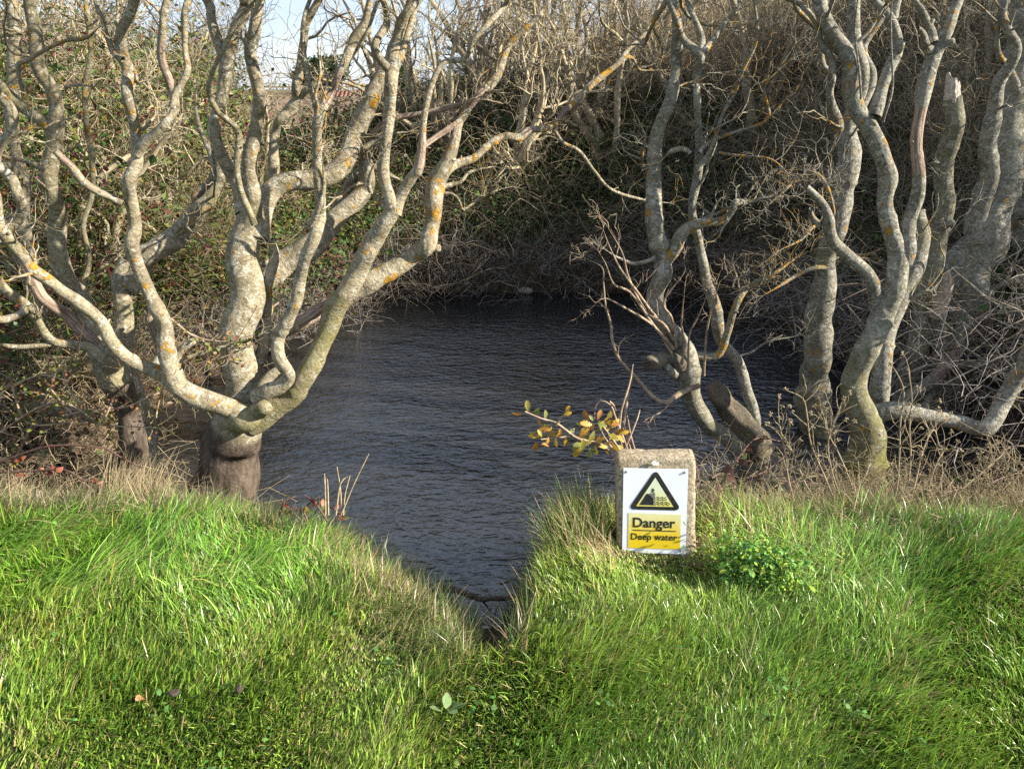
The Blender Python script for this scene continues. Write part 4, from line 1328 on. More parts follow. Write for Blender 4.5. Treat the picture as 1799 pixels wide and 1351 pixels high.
def bevel_box(name, w, d, z0, z1, bev, seg, mat, parent, jitter=0):
    bm = bmesh.new()
    bmesh.ops.create_cube(bm, size=1)
    for v in bm.verts:
        v.co = Vector((v.co.x * w, v.co.y * d, z0 + (v.co.z + .5) * (z1 - z0)))
    bmesh.ops.bevel(bm, geom=bm.edges[:], offset=bev, segments=seg, affect='EDGES', profile=.6)
    if jitter:
        bmesh.ops.subdivide_edges(bm, edges=[e for e in bm.edges if e.calc_length() > .05], cuts=14, use_grid_fill=True)
        ns = SNoise(33, 60)
        ns2 = SNoise(34, 170)
        for v in bm.verts:
            k = jitter * (ns(np.array(v.co)) + .6 * ns2(np.array(v.co)))
            v.co += v.co.normalized() * float(k)
    me = bpy.data.meshes.new(name)
    bm.to_mesh(me)
    bm.free()
    for p_ in me.polygons: p_.use_smooth = True
    me.materials.append(mat)
    o = bpy.data.objects.new(name, me)
    COL.objects.link(o)
    o.parent = parent
    return o


PW = 830 * UN * 1.0
bevel_box('post', PW, .115, -.30, Hp, .016, 3, M['concrete'], post, .0016).location = (0, .0575, 0)
# pale chip in the top edge
rng = np.random.default_rng(3)
ang = np.linspace(0, 2 * math.pi, 11)[:-1]
rad = .010 + rng.normal(0, .0016, 10)
V = [(-.004 + 1.1 * r_ * math.cos(a), -.0035 - .001 * k % 2, Hp - .018 + .75 * r_ * math.sin(a)) for k, (a, r_) in enumerate(zip(ang, rad))] + [(-.004, -.0045, Hp - .018)]
M['chip'] = simple('chip', (.55, .53, .48), (.74, .73, .70), 90, .8, .2, .4)
local('chip', V, None, [(k, (k + 1) % 10, 10) for k in range(10)], M['chip'])

# the sign itself, in its own plane: x right, z up, front = -y
q = NT('sign_white')
pos = q.n('ShaderNodeTexCoord').outputs['Object']
c = q.mix(q.step(q.noise(pos, 14, 5), .45, .75, 0, .35), (.74, .765, .80), (.66, .685, .72))
M['sign_white'] = q.bsdf(c, .35, .4)
q = NT('sign_yellow')
pos = q.n('ShaderNodeTexCoord').outputs['Object']
sp3 = q.n('ShaderNodeSeparateXYZ')
q.l(pos, sp3.inputs[0])
fade = q.math('ADD', sp3.outputs['Z'], q.math('MULTIPLY', q.math('SUBTRACT', q.noise(pos, 40, 4), .5), .09))
c = q.mix(q.step(fade, -.095, .0), (.70, .50, .018), (.66, .64, .33))      # sun bleached towards the top
M['sign_yellow'] = q.bsdf(c, .4, .35)
q = NT('triangle_yellow')
pos = q.n('ShaderNodeTexCoord').outputs['Object']
sp3 = q.n('ShaderNodeSeparateXYZ')
q.l(pos, sp3.inputs[0])
c = q.mix(q.step(sp3.outputs['Z'], .01, .09), (.68, .60, .13), (.62, .66, .47))
M['triangle_yellow'] = q.bsdf(c, .4, .35)
M['sign_black'] = simple('sign_black', (.012, .012, .012), (.030, .028, .026), 70, .4, .35)
M['sign_grey'] = simple('sign_grey', (.10, .10, .10), (.24, .24, .24), 220, .5, .3)
M['nail'] = simple('nail', (.10, .075, .055), (.26, .20, .16), 200, .55, .5)

SW, SH = 667 * UN, 935 * UN
board = bpy.data.objects.new('sign_board', fast_mesh('sign_board', np.array([(x, y, z) for z in (-SH / 2, SH / 2) for y in (-.0035, 0) for x in (-SW / 2, SW / 2)]),
        [(0, 2, 3, 1), (4, 5, 7, 6), (0, 1, 5, 4), (2, 6, 7, 3), (0, 4, 6, 2), (1, 3, 7, 5)], None, None, False))
board.data.materials.append(M['sign_white'])
COL.objects.link(board)
board.parent = post
zc = (975 - 762) / 0.93 * UN                           # centre of the plate above the post's foot
board.location = (-.005, -.0035, .155)
board.rotation_euler = (0, R(1.7), 0)


def S(cx, cy):
    """enlarged-sign pixel -> plate coordinates"""
    f = (cy - 298) / 930.0
    mid = 541.5 + f * 33.5
    return ((cx - mid) * UN, -(cy - 763) * UN)


def flat_poly(name, pts, layer, mat, parent, thick=.0006):
    pts = [S(*p_) if not isinstance(p_[0], tuple) else p_ for p_ in pts]
    cu = bpy.data.curves.new(name, 'CURVE')
    cu.dimensions = '2D'
    cu.fill_mode = 'BOTH'
    cu.extrude = thick / 2
    sp = cu.splines.new('POLY')
    sp.points.add(len(pts) - 1)
    for p_, co in zip(sp.points, pts):
        p_.co = (co[0], co[1], 0, 1)
    sp.use_cyclic_u = True
    return curve_part(name, cu, layer, mat, parent)


def curve_part(name, cu, layer, mat, parent):
    tmp = bpy.data.objects.new(name, cu)
    COL.objects.link(tmp)
    dg = bpy.context.evaluated_depsgraph_get()
    me = bpy.data.meshes.new_from_object(tmp.evaluated_get(dg))
    bpy.data.objects.remove(tmp)
    # curve lies in xy: stand it up so that it faces the viewer
    me.transform(Matrix(((1, 0, 0, 0), (0, 0, -1, 0), (0, 1, 0, 0), (0, 0, 0, 1))))
    me.transform(Matrix.Translation((0, -.0035 - layer * .0008, 0)))
    me.materials.clear()
    me.materials.append(mat)
    o = bpy.data.objects.new(name, me)
    COL.objects.link(o)
    o.parent = parent
    return o


def rounded_tri(a, b, c, r, n=7):
    out = []
    P3 = [np.array(a, float), np.array(b, float), np.array(c, float)]
    for k in range(3):
        p0, p1, p2 = P3[k - 1], P3[k], P3[(k + 1) % 3]
        d1, d2 = unit(p0 - p1), unit(p2 - p1)
        half = math.acos(np.clip(d1 @ d2, -1, 1)) / 2
        ctr = p1 + unit(d1 + d2) * r / math.sin(half)
        s = p1 + d1 * r / math.tan(half)
        e = p1 + d2 * r / math.tan(half)
        a0 = math.atan2(*(s - ctr)[::-1])
        a1 = math.atan2(*(e - ctr)[::-1])
        da = (a1 - a0 + math.pi) % (2 * math.pi) - math.pi
        for t in np.linspace(0, 1, n):
            out.append((ctr[0] + r * math.cos(a0 + da * t), ctr[1] + r * math.sin(a0 + da * t)))
    return out


flat_poly('warning_triangle', rounded_tri((541, 300), (836, 744), (278, 744), 34), 1, M['sign_black'], board)
flat_poly('triangle_panel', [(541, 389), (747, 706), (361, 706)], 2, M['triangle_yellow'], board)
cliff = flat_poly('cliff_symbol', [(395, 690), (462, 566), (551, 566), (551, 640), (556, 690)], 3, M['sign_black'], board)
rng = np.random.default_rng(8)
flat_poly('cliff_edge', [(478, 572), (548, 572), (548, 640), (556, 686), (532, 684), (540, 655), (530, 640), (534, 618), (520, 606), (512, 590), (496, 582)], 4, M['sign_grey'], board)
# walking figure
flat_poly('walker_head', [(525 + 6.5 * math.cos(a), 511 + 7 * math.sin(a)) for a in np.linspace(0, 6.28, 13)[:-1]], 3, M['sign_black'], board)
flat_poly('walker_body', [(517, 517), (533, 517), (546, 529), (541, 533), (533, 526), (532, 538), (546, 562), (538, 562), (526, 543), (512, 558), (503, 558), (519, 538), (519, 527), (512, 536), (507, 533)], 3, M['sign_black'], board)
for k, (y0, x1) in enumerate(((606, 668), (630, 676), (658, 702), (680, 714))):
    xs_ = np.linspace(558, x1, 40)
    wv = np.abs(np.sin((xs_ - 558) / 44 * math.pi))
    top = [(x, y0 + 8 - 16 * (0.5 - 0.5 * math.cos((x - 558) / 44 * 2 * math.pi))) for x in xs_]
    flat_poly('wave_line', [(x, y - 3) for x, y in top] + [(x, y + 4) for x, y in top[::-1]], 3, M['sign_black'], board)
flat_poly('yellow_panel', [(286, 784), (833, 788), (848, 1178), (302, 1176)], 1, M['sign_yellow'], board)
flat_poly('underline', [(338, 969), (793, 971), (793, 980), (338, 978)], 2, M['sign_black'], board)


def lettering(text, x0, x1, ybase, bold, cap):
    cu = bpy.data.curves.new('lettering', 'FONT')
    cu.body = text
    cu.size = 1
    cu.offset = 0
    cu.resolution_u = 4
    cu.extrude = .0003
    tmp = bpy.data.objects.new('lettering', cu)
    COL.objects.link(tmp)
    dg = bpy.context.evaluated_depsgraph_get()
    bb = np.array([tuple(v) for v in tmp.evaluated_get(dg).bound_box])
    w0, w1 = bb[:, 0].min(), bb[:, 0].max()
    bpy.data.objects.remove(tmp)
    a, b2 = S(x0, ybase), S(x1, ybase)
    k = (b2[0] - a[0]) / (w1 - w0)
    cu.offset = bold
    cu.extrude = .0003 / k
    o = curve_part('lettering', cu, 0, M['sign_black'], board)
    me = o.data
    me.transform(Matrix.Translation((0, .0035, 0)))
    ky = cap
    me.transform(Matrix(((k, 0, 0, a[0] - w0 * k), (0, k, 0, -.0035 - 2 * .0008), (0, 0, k * ky, a[1]), (0, 0, 0, 1))))
    o['label'] = 'black word ' + text if ' ' not in text else 'black words ' + text
    return o


lettering('Danger', 342, 778, 938, .020, 1.0)
lettering('Deep water', 329, 808, 1078, .012, 1.0)
for (cx, cy) in ((238, 334), (838, 330), (852, 1196)):
    a, c_ = S(cx, cy)
    V, T = [], []
    for k, (rr0, yy) in enumerate(((.0042, 0), (.0042, -.0016), (.0025, -.0034))):
        V += [(a + rr0 * math.cos(t), -.0036 + yy, c_ + rr0 * math.sin(t)) for t in np.arange(10) / 10 * 6.283]
    V.append((a, -.0072, c_))
    Qn = [(k * 10 + j, k * 10 + (j + 1) % 10, k * 10 + 10 + (j + 1) % 10, k * 10 + 10 + j) for k in range(2) for j in range(10)]
    T = [(20 + j, 20 + (j + 1) % 10, 30) for j in range(10)]
    local('nail', V, Qn, T, M['nail'], board, True)
bpy.context.view_layer.update()

# ------------------------------------------------------------------ grass
PBX, PBY = float(pb[0]), float(pb[1])
cpx, cpy = float(atY(1330, 1010, 1.98)[0][0]), 1.98


def blades(name, x, y, ln, wid, head, lean, curl, col, mat, seed, nseg=3, zoff=0):
    """ribbon blades; all arguments are arrays over the blades; col is (n, 2, 3): root and tip colour"""
    rng = np.random.default_rng(seed)
    n = len(x)
    z = ground(x, y) + zoff - .004
    p = np.stack([x, y, z], -1)
    dx, dy = np.cos(head), np.sin(head)
    yaw = head + np.pi / 2 + rng.normal(0, .9, n)
    side = np.stack([np.cos(yaw), np.sin(yaw), np.zeros(n)], -1)
    rows, cols = [], []
    wprof = {3: (.85, 1, .62), 4: (.8, 1, .82, .5), 5: (.8, 1, .9, .7, .4)}[nseg]
    th = lean.copy()
    for k in range(nseg):
        w = (wid * wprof[k])[:, None] * .5
        rows += [p - side * w, p + side * w]
        f = k / nseg
        cc = col[:, 0] * (1 - f) + col[:, 1] * f
        cols += [cc, cc]
        s = (ln / nseg)
        p = p + np.stack([dx * np.sin(th), dy * np.sin(th), np.cos(th)], -1) * s[:, None]
        th = th + curl / nseg
    rows.append(p)
    cols.append(col[:, 1])
    V = np.stack(rows, 1)
    C = np.stack(cols, 1)
    m = 2 * nseg + 1
    C = np.concatenate([C, np.ones((n, m, 1))], -1)
    base = np.arange(n)[:, None, None] * m
    Q = np.array([(2 * k, 2 * k + 1, 2 * k + 3, 2 * k + 2) for k in range(nseg - 1)])
    T = np.array([(2 * nseg - 2, 2 * nseg - 1, 2 * nseg)])
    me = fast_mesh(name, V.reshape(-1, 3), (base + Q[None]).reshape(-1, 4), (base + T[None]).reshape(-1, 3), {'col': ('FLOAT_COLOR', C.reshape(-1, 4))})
    return tag(part(name, me, mat), kind='stuff')


def sample_lawn(n, seed, ylo=.75, yhi=2.75, power=1.0, margin=.95, tmin=.55):
    rng = np.random.default_rng(seed)
    X, Y = [], []
    got = 0
    while got < n:
        u = rng.random(n)
        y = ylo + (yhi - ylo) * u ** power
        x = rng.uniform(-1, 1, n) * (y * .90 + margin)
        t = bank_t(x, y)
        s = pond_sd(x, y)
        k = (t > tmin) & ~((np.abs(x - PBX) < .13) & (y > PBY - .004) & (y < PBY + .14))
        k &= ~((np.hypot((x - cpx) / .17, (y - cpy) / .075) < 1) & (rng.random(n) < .75))
        k &= ~((np.abs(x + .075) < .05 + .02 * np.sin(y * 30)) & (y > 1.68))            # bare earth in the cut
        # thin out away from the picture
        dens = np.where(np.abs(x) > y * .82 + .12, .35, 1.0)
        k &= rng.random(n) < dens
        X.append(x[k]); Y.append(y[k])
        got += k.sum()
    return np.concatenate(X)[:n], np.concatenate(Y)[:n]


FLOW = SNoise(71, 3.2)
FLOW2 = SNoise(72, 9.0)
CLUMP = SNoise(73, 11.0)
TONE = SNoise(74, 3.0)
TONE2 = SNoise(75, 14.0)
LENN = SNoise(76, 5.0)


def length_map(x, y):
    """how long the grass is: short turf in front, long and lank towards the bank"""
    t = bank_t(x, y)
    yt = np.interp(x, T_TOP[:, 0], T_TOP[:, 1])
    edge = sm(.95, .05, yt - y)
    left = sm(-.25, -.75, x) * sm(1.72, 2.1, y)
    right = sm(.45, 1.0, x) * sm(1.45, 1.85, y)
    h = .034 + .016 * edge + .038 * left + .014 * right
    h = h * (1 - .80 * np.exp(-((x - PBX) / .20) ** 4 - ((y - PBY + .06) / .17) ** 4))
    h = h * (1 + .28 * LENN(xyz(x, y)) + .34 * CLUMP(xyz(x, y)))
    return np.clip(h, .012, .11)


def straw_map(x, y):
    lobe = np.exp(-((x + .34) / .22) ** 2 - ((y - 1.92) / .22) ** 2)
    postz = np.exp(-((x - PBX) / .34) ** 2 - ((y - PBY - .05) / .16) ** 2)
    tuft = np.exp(-((x - .2) / .16) ** 2 - ((y - 2.2) / .2) ** 2)
    yt = np.interp(x, T_TOP[:, 0], T_TOP[:, 1])
    rim = sm(.2, 0, yt - y)
    mid = .12 * sm(.2, .8, TONE2(xyz(x, y)))
    return np.clip(.075 + .55 * lobe + .45 * postz + .25 * tuft + .22 * rim + mid, 0, .85)


def grass_layer(name, n, seed, lscale, wid, nseg, power, tmin=.62, ylo=.75, lean_mul=1.0):
    rng = np.random.default_rng(seed)
    x, y = sample_lawn(n, seed + 1, ylo=ylo, power=power, tmin=tmin)
    # gather into tufts
    a = rng.uniform(0, 6.28, n)
    P = xyz(x, y)
    h = length_map(x, y)
    ln = h * lscale * rng.lognormal(0, .22, n)
    head = .5 + 1.9 * FLOW(P) + 1.0 * FLOW2(P) + rng.normal(0, .75, n)
    # long grass is combed over by the wind, from left to right and down the bank
    comb = sm(.055, .085, h)
    head = np.where(rng.random(n) < comb * .75, .35 + .8 * FLOW(P) + rng.normal(0, .35, n), head)
    lean = np.clip(np.abs(rng.normal(.42, .32, n)) + .55 * comb, 0, 1.45) * lean_mul
    curl = np.clip(rng.normal(.75, .5, n) + .5 * comb, -.3, 2.2)
    st = rng.random(n) < straw_map(x, y)
    tone = np.clip(.5 + .35 * TONE(P) + .25 * TONE2(P) + rng.normal(0, .22, n), 0, 1)[:, None]
    lush = (sm(-.15, -.7, x) * sm(1.65, 2.0, y))[:, None]
    deep = (sm(.5, 1.1, x) * sm(1.1, 1.6, y))[:, None]
    A = np.array((.115, .215, .028))
    B = np.array((.265, .385, .058))
    g = A * (1 - tone) + B * tone
    g = g * (1 - .5 * lush) + .5 * lush * np.array((.125, .31, .030))
    g = g * (1 - .45 * deep) + .45 * deep * np.array((.115, .265, .042))
    g = g * rng.lognormal(0, .30, (n, 1))
    yl = rng.random(n) < .07
    g[yl] = np.array((.26, .24, .045)) * rng.uniform(.8, 1.2, (yl.sum(), 1))
    s_ = np.array((.40, .31, .155)) * rng.uniform(.6, 1.25, (n, 1))
    g = np.where(st[:, None], s_, g)
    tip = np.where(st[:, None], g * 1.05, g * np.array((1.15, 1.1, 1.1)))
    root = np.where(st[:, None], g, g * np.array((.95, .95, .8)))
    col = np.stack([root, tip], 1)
    w = wid * rng.uniform(.6, 1.4, n) * np.where(st, .75, 1.0)
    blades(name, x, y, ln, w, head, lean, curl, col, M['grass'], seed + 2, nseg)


grass_layer('turf_grass', 185000, 500, 1.25, .0042, 3, 1.35)
grass_layer('long_grass', 60000, 520, 1.6, .0036, 5, .95, .86, 1.0)
grass_layer('fine_grass', 35000, 540, .75, .0024, 3, 1.3)

# pale dry grass: bank tufts, round the post, left rim, right shelf
def straw_tufts():
    rng = np.random.default_rng(600)
    X, Y, LN, HD, LE, CU, CO, WD = [], [], [], [], [], [], [], []

    def tuft(cx, cy, n, r, l0, l1, head, spread, lean, curl, c=(.42, .33, .18), green=0.0):
        X.append(cx + rng.normal(0, r, n)); Y.append(cy + rng.normal(0, r * .7, n))
        LN.append(rng.uniform(l0, l1, n) * .72); HD.append(head + rng.normal(0, spread, n))
        LE.append(np.clip(rng.normal(lean, .2, n), 0, 1.5)); CU.append(rng.normal(curl, .35, n))
        cc = np.array(c) * rng.uniform(.65, 1.25, (n, 1))
        gr = rng.random(n) < green
        cc[gr] = np.array((.10, .17, .03)) * rng.uniform(.7, 1.4, (gr.sum(), 1))
        CO.append(cc); WD.append(rng.uniform(.0012, .0030, n))

    # the tussock left of the post
    for k in range(26):
        tuft(min(rng.normal(.24, .09), PBX - .21), rng.normal(2.24, .08), 90, .035, .12, .34, rng.uniform(1.8, 4.6), .9, .25, .5, green=.55)
    # blown grass at the foot of the post
    for k in range(15):
        tuft(PBX - rng.uniform(.155, .30), PBY - rng.uniform(-.06, .05), 60, .025, .08, .17, math.pi + rng.normal(0, .4), .4, .85, .8, (.40, .29, .17), .12)
    for k in range(14):
        tuft(PBX + rng.uniform(.13, .26), PBY - rng.uniform(-.06, .05), 60, .025, .06, .13, rng.normal(.15, .3), .4, .85, .7, (.40, .29, .17), .12)
    for k in range(5):
        tuft(PBX + rng.uniform(-.14, .14), PBY - rng.uniform(.02, .09), 22, .02, .02, .05, rng.uniform(0, 6.28), .9, .4, .8, (.36, .29, .13), .5)
    # left rim
    for k in range(22):
        x = rng.uniform(-2.6, -1.25)
        tuft(x, np.interp(x, T_TOP[:, 0], T_TOP[:, 1]) + rng.uniform(-.06, .22), 60, .05, .12, .30, rng.uniform(0, 6.28), .9, .45, .7, (.40, .31, .19), .12)
    for k in range(34):
        tuft(rng.uniform(-2.6, -1.25), 2.55 + abs(rng.normal(0, .2)), 50, .05, .12, .32, rng.uniform(0, 6.28), .9, .6, .7, (.34, .26, .17), .08)
    for k in range(9):
        tuft(-1.55 + rng.normal(0, .07), 2.55 + rng.normal(0, .05), 60, .04, .25, .45, .5 + rng.normal(0, .3), .35, .35, .5, (.43, .34, .20), .05)
    # overhanging rim of the left lobe, beside the cut
    for k in range(26):
        x = rng.uniform(-.62, -.15)
        tuft(x, np.interp(x, T_TOP[:, 0], T_TOP[:, 1]) - rng.uniform(.0, .12), 60, .03, .07, .15, rng.normal(.2, .5), .5, .6, .9, (.36, .32, .13), .5)
    # right shelf
    for k in range(230):
        x = rng.uniform(.66, 2.7)
        tuft(x, 2.36 + abs(rng.normal(0, .22)), 24, .05, .10, .30, rng.uniform(0, 6.28), .9, .45, .6, (.33, .25, .14), .16)
    # single long dry stems over the lawn
    for k in range(60):
        x, y = rng.uniform(-1.7, 1.9), rng.uniform(1.5, 2.35)
        if np.interp(x, T_TOP[:, 0], T_TOP[:, 1]) - y < .03: continue
        tuft(x, y, 2, .01, .12, .30, rng.normal(.4, .8), .3, .5, .35, (.45, .37, .19))
    X_, Y_ = np.concatenate(X), np.concatenate(Y)
    CO_ = np.concatenate(CO)
    blades('dry_grass', X_, Y_, np.concatenate(LN), np.concatenate(WD), np.concatenate(HD), np.concatenate(LE), np.concatenate(CU),
           np.stack([CO_ * .9, CO_ * 1.08], 1), M['straw'], 601, 5)


straw_tufts()

# dead bits lying in the turf
rng = np.random.default_rng(630)
n = 5000
x, y = sample_lawn(n, 631, power=1.35, tmin=.9)
cc = np.array((.33, .29, .12)) * rng.lognormal(0, .35, (n, 1)) * rng.uniform(.88, 1.12, (n, 3))
blades('thatch', x, y, rng.uniform(.015, .045, n), rng.uniform(.0012, .0026, n), rng.uniform(0, 6.28, n), rng.uniform(.5, 1.45, n), rng.normal(.2, .5, n), np.stack([cc, cc], 1), M['straw'], 632, 3,
       zoff=rng.uniform(-.002, .014, n))

# small broad leaved weeds among the blades
rng = np.random.default_rng(640)
n = 900
x, y = sample_lawn(n, 641, power=1.2, tmin=.9)
cl = rng.integers(0, 120, n)
x = x[cl] + rng.normal(0, .022, n)
y = y[cl] + rng.normal(0, .022, n)
tm = np.array([(0, 0, 0), (.35, .3, .08), (.75, .28, .06), (1, 0, -.05), (.75, -.28, .06), (.35, -.3, .08)])
yaw = rng.uniform(0, 6.28, n)
sc_ = rng.uniform(.010, .022, n)
V = tm[None] * sc_[:, None, None]
pt_ = rng.normal(-.35, .3, n)[:, None]
V = np.stack([V[..., 0] * np.cos(pt_) + V[..., 2] * np.sin(pt_), V[..., 1], -V[..., 0] * np.sin(pt_) + V[..., 2] * np.cos(pt_)], -1)
V = np.stack([V[..., 0] * np.cos(yaw)[:, None] - V[..., 1] * np.sin(yaw)[:, None], V[..., 0] * np.sin(yaw)[:, None] + V[..., 1] * np.cos(yaw)[:, None], V[..., 2]], -1)
V = V + np.stack([x, y, ground(x, y) + rng.uniform(.015, .045, n)], -1)[:, None]
T = (np.arange(n)[:, None, None] * 6 + np.array([(0, 1, 5), (1, 2, 5), (2, 4, 5), (2, 3, 4)])[None]).reshape(-1, 3)
cc = np.array((.10, .20, .045)) * rng.lognormal(0, .3, (n, 1)) * rng.uniform(.8, 1.2, (n, 3))
C = np.repeat(np.column_stack([cc, np.ones(n)])[:, None], 6, 1).reshape(-1, 4)
tag(part('lawn_weeds', fast_mesh('lawn_weeds', V.reshape(-1, 3), None, T, {'col': ('FLOAT_COLOR', C)}, False), M['leaf']), kind='stuff')

# grass hanging down the bank in the cut and along the waterline
rng = np.random.default_rng(610)
n = 9000
x = rng.uniform(-2.4, 1.0, n)
yt = np.interp(x, T_TOP[:, 0], T_TOP[:, 1])
yw = np.interp(x, T_WAT[:, 0], T_WAT[:, 1])
f = rng.random(n) ** 1.6
y = yt + (yw - yt) * f * .95
k = ~((np.abs(x + .07) < .05) & (f < .8))
x, y = x[k], y[k]
n = len(x)
cc = np.array((.055, .085, .018)) * rng.uniform(.6, 1.7, (n, 1))
dry = rng.random(n) < .3
cc[dry] = np.array((.22, .16, .09)) * rng.uniform(.6, 1.2, (dry.sum(), 1))
blades('bank_grass', x, y, rng.uniform(.06, .16, n), rng.uniform(.002, .0035, n), rng.normal(1.4, .8, n), rng.uniform(.2, 1.0, n), rng.uniform(.3, 1.3, n), np.stack([cc, cc * 1.1], 1), M['grass'], 611, 4)

# ------------------------------------------------------------------ leaves as single pieces
def leaf_mesh(name, outline, size, fold=.25, bend=.25, col=(.1, .2, .03), edge=None, seed=0):
    """outline: list of (along 0..1, half width); two halves folded along the midrib, slightly bent"""
    rng = np.random.default_rng(seed)
    V, C = [], []
    for (t, w) in outline:
        zz = -bend * t * t
        V += [(t * size, 0, zz * size), (t * size, w * size, (zz + fold * w) * size), (t * size, -w * size, (zz + fold * w) * size)]
        e = edge or col
        C += [col, e, e]
    Q = []
    for k in range(len(outline) - 1):
        a, b2 = 3 * k, 3 * k + 3
        Q += [(a, b2, b2 + 1, a + 1), (a + 2, b2 + 2, b2, a)]
    C = np.array([(*c_, 1) for c_ in C])
    return fast_mesh(name, np.array(V), Q, None, {'col': ('FLOAT_COLOR', C)})


OAK = [(0, .01), (.08, .03), (.14, .11), (.20, .14), (.25, .08), (.31, .16), (.38, .22), (.43, .13), (.48, .19), (.56, .28), (.63, .27), (.67, .16), (.73, .23), (.80, .24), (.84, .15), (.92, .15), (.98, .08), (1.0, .01)]
OVAL = [(0, .02), (.12, .14), (.3, .25), (.5, .29), (.7, .24), (.88, .12), (1.0, .01)]
SERR = [(0, .02), (.08, .18), (.14, .17), (.24, .30), (.30, .28), (.42, .35), (.48, .31), (.60, .30), (.66, .25), (.78, .18), (.84, .13), (1.0, .01)]
LOBE = [(0, .01), (.2, .05), (.3, .22), (.4, .10), (.55, .34), (.65, .14), (.78, .22), (.86, .10), (1.0, .02)]


def put_leaf(me, p, yaw, pitch, roll, parent, s=1.0, label=None, name='leaf'):
    o = bpy.data.objects.new(name, me)
    COL.objects.link(o)
    off = Vector((0, 0, 0))
    r_ = parent
    while r_ is not None:
        off += r_.location
        r_ = r_.parent
    o.parent = parent
    o.location = Vector(p) - off
    o.rotation_euler = (roll, pitch, yaw)
    o.scale = (s, s, s)
    if not me.materials: me.materials.append(M['leaf'])
    if label: o['label'] = label
    return o


# oak seedling behind the post
b0, _ = atY(1095, 800, 2.32)
oak = thing('oak_sapling', tuple(b0), 'low oak sapling with yellow and orange lobed leaves reaching left from behind the warning post', 'sapling')
rng = np.random.default_rng(701)
b = Buf()


def px_line(buf, pts, Y, w0, w1, n=5, mask=(0, 0, 0, 1)):
    C = []
    for k, (u, v) in enumerate(pts):
        yy = Y[0] + (Y[1] - Y[0]) * k / max(1, len(pts) - 1)
        p, dep = atY(u, v, yy)
        C.append((*p, (w0 + (w1 - w0) * k / max(1, len(pts) - 1)) / 2 * dep / FPX))
    S_ = catmull(np.array(C), .015)
    tube(buf, S_[:, :3], S_[:, 3], n, mask)
    return S_


px_line(b, [(1098, 802), (1062, 782), (1020, 772), (1005, 764), (978, 744), (950, 735), (922, 723)], (2.32, 2.25), 6, 3)
px_line(b, [(1005, 766), (980, 769), (950, 772)], (2.29, 2.25), 4, 2.5)
px_line(b, [(1092, 795), (1075, 770), (1060, 750), (1050, 740)], (2.31, 2.28), 4, 2.5)
px_line(b, [(1085, 800), (1060, 765), (1053, 745)], (2.31, 2.34), 4, 2)
px_line(b, [(1070, 790), (1045, 775), (1028, 778)], (2.31, 2.27), 3, 2)
px_line(b, [(978, 745), (985, 735), (990, 728)], (2.27, 2.25), 3, 2)
part('stem', b.mesh('stem'), M['twig_bark'], oak)
OKC = [((.34, .26, .04), (.40, .19, .03)), ((.44, .27, .025), (.36, .14, .02)), ((.17, .20, .04), (.32, .22, .04)), ((.48, .35, .03), (.42, .20, .03)), ((.13, .18, .05), (.24, .20, .05)), ((.36, .20, .05), (.30, .11, .03))]
OKM = [leaf_mesh('oak_leaf', OAK, 1.0, .3, .25, c_, e_, k) for k, (c_, e_) in enumerate(OKC)]
oak_leaves = [(918, 726, 200, 28, 5), (928, 724, 95, 24, 2), (936, 732, 60, 24, 4), (944, 737, 300, 14, 1), (957, 738, 80, 22, 4), (988, 730, 30, 20, 3), (962, 752, 210, 30, 0), (950, 762, 240, 22, 3),
              (948, 770, 160, 24, 2), (944, 775, 260, 30, 1), (952, 768, 110, 18, 2), (974, 755, 250, 30, 3), (984, 752, 265, 26, 1), (976, 768, 270, 20, 0), (994, 768, 275, 26, 1), (998, 762, 30, 18, 4), (968, 748, 200, 22, 2),
              (1035, 740, 120, 26, 5), (1042, 748, 150, 30, 0), (1028, 746, 185, 20, 4), (1036, 752, 215, 28, 1), (1044, 756, 250, 24, 2), (1050, 738, 70, 22, 5), (1060, 740, 45, 24, 0), (1064, 744, 10, 26, 5),
              (1072, 752, 40, 26, 3), (1078, 756, 0, 26, 5), (1068, 762, 330, 24, 2), (1048, 768, 200, 26, 4), (1040, 776, 190, 26, 2), (1055, 772, 260, 22, 1), (1062, 775, 290, 24, 3), (1030, 782, 205, 34, 2), (1024, 786, 225, 28, 0),
              (1038, 786, 255, 22, 4), (1046, 782, 270, 26, 2), (1075, 776, 300, 26, 3), (1082, 770, 340, 24, 0), (1085, 782, 320, 22, 2), (1068, 788, 270, 22, 1), (1056, 756, 100, 22, 2), (1088, 762, 20, 20, 3)]
oak_leaves += [(u + rng.normal(0, 9), v + rng.normal(0, 7), a_ + rng.normal(0, 50), l_ * rng.uniform(.5, .85), int(rng.integers(6))) for (u, v, a_, l_, c_) in oak_leaves[5:]]
for (u, v, ang, ln, ci) in oak_leaves:
    yy = 2.27 + rng.uniform(-.05, .07)
    p, dep = atY(u, v, yy)
    o = put_leaf(OKM[ci], p, 0, 0, 0, oak, ln * .85 * dep / FPX)
    a = R(ang)
    X_ = Vector((math.cos(a), rng.uniform(-.5, .5), math.sin(a))).normalized()
    nrm = Vector((rng.normal(.2, .8), -1, rng.normal(.5, .7)))
    Y_ = nrm.cross(X_).normalized()
    Z_ = X_.cross(Y_)
    o.rotation_euler = Matrix((X_, Y_, Z_)).transposed().to_euler()

